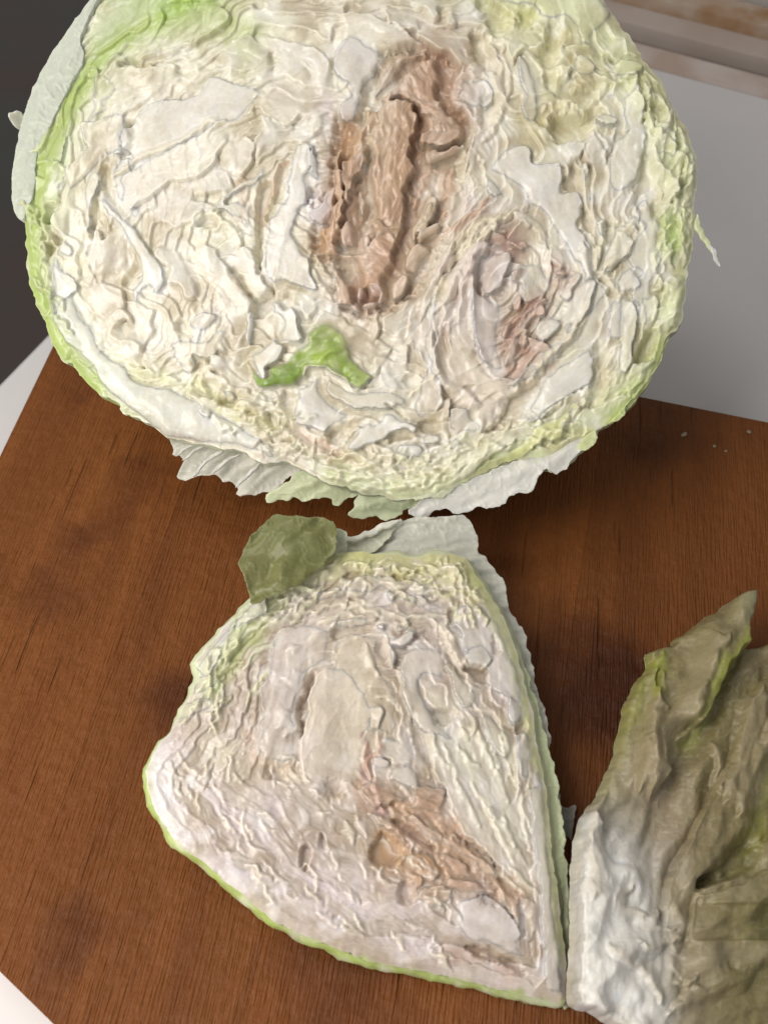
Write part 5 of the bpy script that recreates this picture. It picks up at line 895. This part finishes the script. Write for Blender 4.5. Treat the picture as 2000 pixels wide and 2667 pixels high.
def Lp(crop,pts,z,col,label=None,**kw):
    kk=dict(k=.45,ridge=5,w=[(26,300,80),(9,90,30)],bulge=40,bw=50,ew=6,soft=60); kk.update(kw)
    soft=kk.pop('soft'); RL.leaf(crop,pts,'sheet',z,col,label=label,name="leaf_fold",soft=soft,**kk)
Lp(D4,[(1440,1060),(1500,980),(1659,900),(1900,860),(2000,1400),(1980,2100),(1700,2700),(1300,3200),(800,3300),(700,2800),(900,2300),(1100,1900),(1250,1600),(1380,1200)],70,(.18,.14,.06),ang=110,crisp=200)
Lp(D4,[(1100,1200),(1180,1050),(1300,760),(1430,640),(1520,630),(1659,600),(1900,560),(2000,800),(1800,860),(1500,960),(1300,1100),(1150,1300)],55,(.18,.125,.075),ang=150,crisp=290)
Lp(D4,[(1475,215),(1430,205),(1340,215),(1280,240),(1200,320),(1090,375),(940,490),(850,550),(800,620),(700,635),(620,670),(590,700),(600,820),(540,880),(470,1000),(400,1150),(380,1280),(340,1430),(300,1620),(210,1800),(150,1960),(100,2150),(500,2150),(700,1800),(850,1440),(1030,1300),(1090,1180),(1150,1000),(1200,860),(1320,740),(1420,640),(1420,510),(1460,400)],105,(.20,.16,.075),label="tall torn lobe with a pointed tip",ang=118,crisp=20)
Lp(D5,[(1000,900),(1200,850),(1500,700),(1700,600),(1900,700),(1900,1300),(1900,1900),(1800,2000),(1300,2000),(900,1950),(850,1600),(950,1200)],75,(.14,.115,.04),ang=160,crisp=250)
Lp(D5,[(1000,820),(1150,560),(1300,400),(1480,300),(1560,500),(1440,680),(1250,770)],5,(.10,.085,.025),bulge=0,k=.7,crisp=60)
Lp(D5,[(200,180),(330,400),(420,560),(600,560),(760,760),(900,1000),(970,1090),(930,1300),(900,1600),(980,1600),(960,1800),(860,2000),(500,2000),(250,1790),(110,1750),(130,1300),(130,900),(130,740),(160,500),(170,300)],90,(.60,.57,.50),label="broad white wet stem",k=1.1,ridge=7,bulge=50,bw=90,w=[(12,300,90),(9,110,50),(5,50,28)],ang=82,crisp=180,soft=80)
for p,w in (([(760,1700),(860,1400),(960,1100),(1060,800),(1180,640)],34),([(560,1950),(580,1500),(600,1200),(700,900)],22),([(480,1900),(520,1500),(540,1440)],18),([(1180,1990),(1350,1500),(1400,1200),(1500,1050)],44),([(1300,2100),(1500,1600),(1659,1250),(1800,1100)],44),([(650,860),(620,1050),(700,1200)],18),([(830,1450),(960,1330),(1040,1280)],16),([(1080,1500),(1140,1700),(1120,1900)],22)):
    RL.edge(D4,p,w,0,(.26,.21,.12),h=20,k=.5,wav=6)
for p,w in (([(1040,860),(1300,800),(1500,680),(1659,450)],60),([(900,1560),(1150,1400),(1500,1360),(1700,1330)],50),([(230,200),(200,500),(190,900)],26),([(560,1240),(680,1300),(900,1200)],18),([(330,1260),(420,1380),(620,1480),(760,1700)],20),([(520,820),(480,960),(640,1000)],20),([(760,1000),(700,1120),(860,1120)],20),([(1000,1500),(900,1700),(820,1780)],26)):
    RL.edge(D5,p,w,0,(.28,.23,.14),h=18,k=.4,wav=8)
RL.edge(D4,[(1430,500),(1320,740),(1200,860),(1150,1000),(1090,1180)],16,0,(.21,.22,.03),h=8,k=.8)
RL.edge(D4,[(700,700),(640,900),(620,1100)],20,0,(.21,.22,.03),h=8,k=.7)
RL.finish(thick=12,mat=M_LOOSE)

# scrap of dark green leaf lying on the board between the two pieces
SF=Frame((0,0,0.010),(0.05,-0.15,1)); SF.k=1e-4
scrap=thing("leaf_scrap","dark olive green scrap of leaf on the board at the top left of the wedge","leaf scrap",(-0.03,0.13,0.0))
piece(SF,lambda P: strokes(P,(.19,.20,.07),[([(700,1390),(830,1460)],30,(.19,.21,.09),.5),([(640,1500),(700,1520)],30,(.24,.21,.09),.5)]),scrap,B7,[(870,10),(820,-70),(850,-160),(930,-290),(1060,-420),(1130,-450),(1300,-420),(1440,-430),(1520,-400),(1580,-360),(1560,-150),(1300,100),(1100,200),(960,260),(920,240),(880,120)],'sheet',30,(.19,.20,.07),w=[(34,160,60),(18,60,30)],ew=7,ewl=44,ridge=6,mat=M_OUTER,name="leaf_blade",skirt=4,k=.4)

# ================================================================ board, worktop, wall
def wood_material():
    m=bpy.data.materials.new("oiled_wood");m.use_nodes=True;nt=m.node_tree;b=nt.nodes["Principled BSDF"];N=nt.nodes.new;L=nt.links.new
    tc=N("ShaderNodeTexCoord");oi=N("ShaderNodeObjectInfo")
    mp=N("ShaderNodeMapping");mp.inputs["Scale"].default_value=(9,80,24);L(tc.outputs["Object"],mp.inputs[0])
    wv=N("ShaderNodeTexNoise");wv.inputs["Scale"].default_value=1.0;wv.inputs["Detail"].default_value=6;wv.inputs["Distortion"].default_value=.6
    ad=N("ShaderNodeVectorMath");ad.operation='ADD';L(mp.outputs[0],ad.inputs[0])
    cm=N("ShaderNodeCombineXYZ");ml=N("ShaderNodeMath");ml.operation='MULTIPLY';ml.inputs[1].default_value=31.0;L(oi.outputs["Random"],ml.inputs[0]);L(ml.outputs[0],cm.inputs[0]);L(ml.outputs[0],cm.inputs[1]);L(cm.outputs[0],ad.inputs[1])
    L(ad.outputs[0],wv.inputs["Vector"])
    big=N("ShaderNodeTexNoise");big.inputs["Scale"].default_value=17;big.inputs["Detail"].default_value=3;L(tc.outputs["Object"],big.inputs["Vector"])
    cr=N("ShaderNodeValToRGB");e=cr.color_ramp.elements;e[0].position=.30;e[0].color=(.165,.050,.009,1);e[1].position=.72;e[1].color=(.225,.074,.015,1);L(wv.outputs[0],cr.inputs[0])
    hs=N("ShaderNodeHueSaturation");mr=N("ShaderNodeMapRange");mr.inputs[3].default_value=.88;mr.inputs[4].default_value=1.08;L(oi.outputs["Random"],mr.inputs[0]);L(mr.outputs[0],hs.inputs["Value"]);L(cr.outputs[0],hs.inputs["Color"])
    # dark stains worn into the wood
    st=N("ShaderNodeValToRGB");e=st.color_ramp.elements;e[0].position=.30;e[0].color=(.34,.25,.24,1);e[1].position=.46;e[1].color=(1,1,1,1);L(big.outputs[0],st.inputs[0])
    mx=N("ShaderNodeMix");mx.data_type='RGBA';mx.blend_type='MULTIPLY';mx.inputs[0].default_value=.9;L(hs.outputs[0],mx.inputs[6]);L(st.outputs[0],mx.inputs[7]);L(mx.outputs[2],b.inputs["Base Color"])
    # fine cut marks across the surface
    mp2=N("ShaderNodeMapping");mp2.inputs["Rotation"].default_value=(0,0,.28);mp2.inputs["Scale"].default_value=(90,1500,200);L(tc.outputs["Object"],mp2.inputs[0])
    fn=N("ShaderNodeTexNoise");fn.inputs["Scale"].default_value=1;fn.inputs["Detail"].default_value=3;L(mp2.outputs[0],fn.inputs["Vector"])
    sc=N("ShaderNodeTexNoise");sc.inputs["Scale"].default_value=240;sc.inputs["Detail"].default_value=5;L(tc.outputs["Object"],sc.inputs["Vector"])
    a2=N("ShaderNodeMath");a2.operation='ADD';L(fn.outputs[0],a2.inputs[0]);L(sc.outputs[0],a2.inputs[1])
    bp=N("ShaderNodeBump");bp.inputs["Strength"].default_value=.8;bp.inputs["Distance"].default_value=.0012;L(a2.outputs[0],bp.inputs["Height"]);L(bp.outputs[0],b.inputs["Normal"])
    # shallow knife marks: thin dark lines that are also cut in
    mp3=N("ShaderNodeMapping");mp3.inputs["Rotation"].default_value=(0,0,.55);mp3.inputs["Scale"].default_value=(22,520,60);L(tc.outputs["Object"],mp3.inputs[0])
    kn=N("ShaderNodeTexNoise");kn.inputs["Scale"].default_value=1;kn.inputs["Detail"].default_value=1;L(mp3.outputs[0],kn.inputs["Vector"])
    kr=N("ShaderNodeMapRange");kr.inputs[1].default_value=.70;kr.inputs[2].default_value=.76;L(kn.outputs[0],kr.inputs[0])
    km=N("ShaderNodeMix");km.data_type='RGBA';km.inputs[7].default_value=(.035,.012,.002,1);kf=N("ShaderNodeMath");kf.operation='MULTIPLY';kf.inputs[1].default_value=.22;L(kr.outputs[0],kf.inputs[0]);L(kf.outputs[0],km.inputs[0]);L(mx.outputs[2],km.inputs[6]);L(km.outputs[2],b.inputs["Base Color"])
    ks=N("ShaderNodeMath");ks.operation='MULTIPLY_ADD';ks.inputs[1].default_value=-.9;L(kr.outputs[0],ks.inputs[0]);L(a2.outputs[0],ks.inputs[2]);L(ks.outputs[0],bp.inputs["Height"])
    rg=N("ShaderNodeMapRange");rg.inputs[3].default_value=.34;rg.inputs[4].default_value=.62;L(big.outputs[0],rg.inputs[0]);L(rg.outputs[0],b.inputs["Roughness"])
    b.inputs["Specular IOR Level"].default_value=.26
    return m
M_WOOD=wood_material()
def ground(u,v,z=0.0):
    f=Frame((0,0,z),(0,0,1)); return f.P(np.array([float(u)]),np.array([float(v)]),0.0)[0]
A=ground(216,742);Bc=ground(-439,2100);Cf=ground(2000,1100);Nn=ground(140,2667)
e1=(Bc-A);e2=(Cf-A);print("board angle",math.degrees(math.acos(np.dot(e1,e2)/np.linalg.norm(e1)/np.linalg.norm(e2))),"near edge",math.degrees(math.acos(np.dot(Nn-Bc,e2)/np.linalg.norm(Nn-Bc)/np.linalg.norm(e2))),np.linalg.norm(e1),A,Bc,Cf)
board=thing("cutting_board","reddish brown wooden cutting board with fine knife marks under the cabbage","cutting board",tuple(A*np.array([1,1,0])))
Wd=0.62; far=A+e2/np.linalg.norm(e2)*Wd; dn=(Nn-Bc)/np.linalg.norm(Nn-Bc); near=Bc+dn*Wd
NS=9; TH=0.022; bw=0.0016
ex=(Bc-A)/np.linalg.norm(Bc-A)
ang=math.atan2(ex[1],ex[0])
for i in range(NS):
    t0,t1=i/NS,(i+1)/NS
    p=[A+(far-A)*t0,A+(far-A)*t1,Bc+(near-Bc)*t1,Bc+(near-Bc)*t0]
    # each stave is its own bar with softened long edges
    g=.00002
    n_=(p[1]-p[0])/np.linalg.norm(p[1]-p[0])
    p=[p[0]+n_*g,p[1]-n_*g,p[2]-n_*g,p[3]+n_*g]
    c=sum(p)/4; V=[];
    for dz,ins in ((0,.0001),(-.0001,0),(-TH,0)):
        for q in p: 
            w=(c-q);w=w/np.linalg.norm(w); V.append(q+w*ins+np.array([0,0,dz]))
    V=np.array(V)-A
    ca,sa=math.cos(-ang),math.sin(-ang); Vr=V.copy(); Vr[:,0]=V[:,0]*ca-V[:,1]*sa; Vr[:,1]=V[:,0]*sa+V[:,1]*ca
    F=[[3,2,1,0]]+[[k*4+j,k*4+(j+1)%4,(k+1)*4+(j+1)%4,(k+1)*4+j] for k in range(2) for j in range(4)]+[[8,9,10,11]]
    o=mesh_object("stave",Vr,np.array(F),None,M_WOOD,board,smooth=False); o.rotation_euler=(0,0,ang)
    board.location=tuple(A)
def plain(name,col,rough,scale=40,var=.08,stain=None,bump=.05,spec=.5):
    m=bpy.data.materials.new(name);m.use_nodes=True;nt=m.node_tree;b=nt.nodes["Principled BSDF"];N=nt.nodes.new;L=nt.links.new
    tc=N("ShaderNodeTexCoord");n=N("ShaderNodeTexNoise");n.inputs["Scale"].default_value=scale;n.inputs["Detail"].default_value=5;L(tc.outputs["Object"],n.inputs["Vector"])
    cr=N("ShaderNodeValToRGB");e=cr.color_ramp.elements;e[0].position=.35;e[1].position=.68;c2=stain or tuple(x*(1-var*2) for x in col)
    e[0].color=(*c2,1);e[1].color=(*col,1);L(n.outputs[0],cr.inputs[0]);L(cr.outputs[0],b.inputs["Base Color"]);b.inputs["Roughness"].default_value=rough;b.inputs["Specular IOR Level"].default_value=spec
    bp=N("ShaderNodeBump");bp.inputs["Strength"].default_value=bump;bp.inputs["Distance"].default_value=.001;n2=N("ShaderNodeTexNoise");n2.inputs["Scale"].default_value=scale*14;L(tc.outputs["Object"],n2.inputs["Vector"]);L(n2.outputs[0],bp.inputs["Height"]);L(bp.outputs[0],b.inputs["Normal"])
    return m
M_TOP=plain("laminate_worktop",(.68,.665,.665),.38,6,.05);M_WALL=plain("painted_wall",(.50,.47,.43),.5,8,.04)
M_SEAL=plain("grimy_sealant",(.52,.44,.37),.55,45,.1,stain=(.34,.19,.09),bump=.3);M_LEDGE=plain("ledge_paint",(.50,.44,.40),.5,30,.08,stain=(.44,.36,.31));M_GAP=plain("dark_joint",(.26,.21,.18),.5,50,.1);M_FLOOR=plain("dark_floor",(.10,.10,.085),.7,4,.1,stain=(.12,.085,.07))
ZT=-TH
def prism(name,poly,z0,z1,mat,parent=None,kind=None,bev=.0):
    P0=np.array([[x,y,z1] for x,y in poly]);n=len(P0);P1=P0.copy();P1[:,2]=z0
    c=P0.mean(0);Pm=P0.copy();Pm[:,2]=z1-bev; w=c-P0; w/=np.linalg.norm(w,axis=1)[:,None]+1e-9; P0=P0+w*bev*1.4; P0[:,2]=z1
    import bmesh
    bm=bmesh.new();a=[bm.verts.new(p) for p in P0];m_=[bm.verts.new(p) for p in Pm];b=[bm.verts.new(p) for p in P1]
    bm.faces.new(a);bm.faces.new(b[::-1])
    for i in range(n):
        j=(i+1)%n; bm.faces.new([m_[i],m_[j],a[j],a[i]]); bm.faces.new([b[i],b[j],m_[j],m_[i]])
    bmesh.ops.recalc_face_normals(bm,faces=bm.faces);me=bpy.data.meshes.new(name);bm.to_mesh(me);bm.free();me.materials.append(mat)
    o=bpy.data.objects.new(name,me);scn.collection.objects.link(o)
    if parent:o.parent=parent
    if kind:o["kind"]=kind
    return o
def gxy(u,v,z=ZT): return ground(u,v,z)[:2]
# worktop: its free left edge shows at the far left, the wall ledge at the upper right
L0,L1=gxy(0,985),gxy(120,862);ld=(L1-L0)/np.linalg.norm(L1-L0)
W0_,W1_=gxy(1680,120),gxy(2000,205);wd=(W1_-W0_)/np.linalg.norm(W1_-W0_)
# crossing of the two lines
def cross(p,d,q,e):
    M=np.array([[d[0],-e[0]],[d[1],-e[1]]]);t=np.linalg.solve(M,q-p);return p+d*t[0]
X=cross(L0,ld,W0_,wd)
nl=L0-ld*.6; fr=W1_+wd*.8
wt=prism("worktop",[tuple(X),tuple(nl),(nl[0]+.3,nl[1]-.5),(1.2,-.7),tuple(fr)],ZT-.04,ZT,M_TOP,kind="structure",bev=.003)
wn=np.array([-wd[1],wd[0]]); wn=wn if wn[1]>0 else -wn
def strip(name,a,b,z0,z1,mat,x0=-.0,x1=.9,bev=.001,kind="structure",start=X):
    s=start
    return prism(name,[tuple(s+wd*x0+wn*a),tuple(s+wd*x1+wn*a),tuple(s+wd*x1+wn*b),tuple(s+wd*x0+wn*b)],z0,z1,mat,kind=kind,bev=bev)
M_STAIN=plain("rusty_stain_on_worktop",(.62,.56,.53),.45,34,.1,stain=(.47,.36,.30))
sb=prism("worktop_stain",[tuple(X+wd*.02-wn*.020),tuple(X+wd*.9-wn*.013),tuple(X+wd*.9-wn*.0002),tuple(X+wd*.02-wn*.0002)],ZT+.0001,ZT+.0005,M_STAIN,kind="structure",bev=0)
strip("wall_joint",.0002,.006,ZT-.04,ZT-.002,M_GAP,bev=0)  # darker strip between the worktop and the ledge
strip("wall_ledge",.0062,.024,ZT-.04,ZT+.006,M_LEDGE,bev=.003)
strip("wall_sealant",.0242,.044,ZT-.04,ZT+.012,M_SEAL,bev=.005)
strip("wall",.0464,.10,ZT-.04,ZT+.9,M_WALL,bev=0)
fl=prism("floor",[(-3,-2),(2.5,-2),(2.5,3),(-3,3)],-.92,-.90,M_FLOOR,kind="structure")
M_CRUMB=plain("cabbage_crumb",(.34,.27,.20),.5,300,.1)
for i,(u,v,r,lab) in enumerate(((1780,1133,.0007,"long crumb of cabbage on the board nearest the large half"),(1949,1126,.0006,"round crumb of cabbage on the board near the right edge of the photo"),(1859,1163,.0005,"middle crumb of cabbage on the board, lower of the brighter ones"),(1889,1175,.0004,"tiniest faint crumb of cabbage on the board"))):
    import bmesh
    bm=bmesh.new();bmesh.ops.create_icosphere(bm,subdivisions=2,radius=r)
    for k,vv in enumerate(bm.verts): vv.co*=.8+.5*rnd(k*13+i*101); vv.co.z*=.6; vv.co.x*=1.7 if i==0 else 1.2
    me=bpy.data.meshes.new("crumb");bm.to_mesh(me);bm.free();me.materials.append(M_CRUMB)
    o=bpy.data.objects.new("crumb",me);scn.collection.objects.link(o);p=ground(u,v,0);o.location=(p[0],p[1],r*.45);o.rotation_euler=(0,0,.5)
    o["label"]=lab;o["category"]="crumb";o["group"]="crumbs of cabbage on the board"
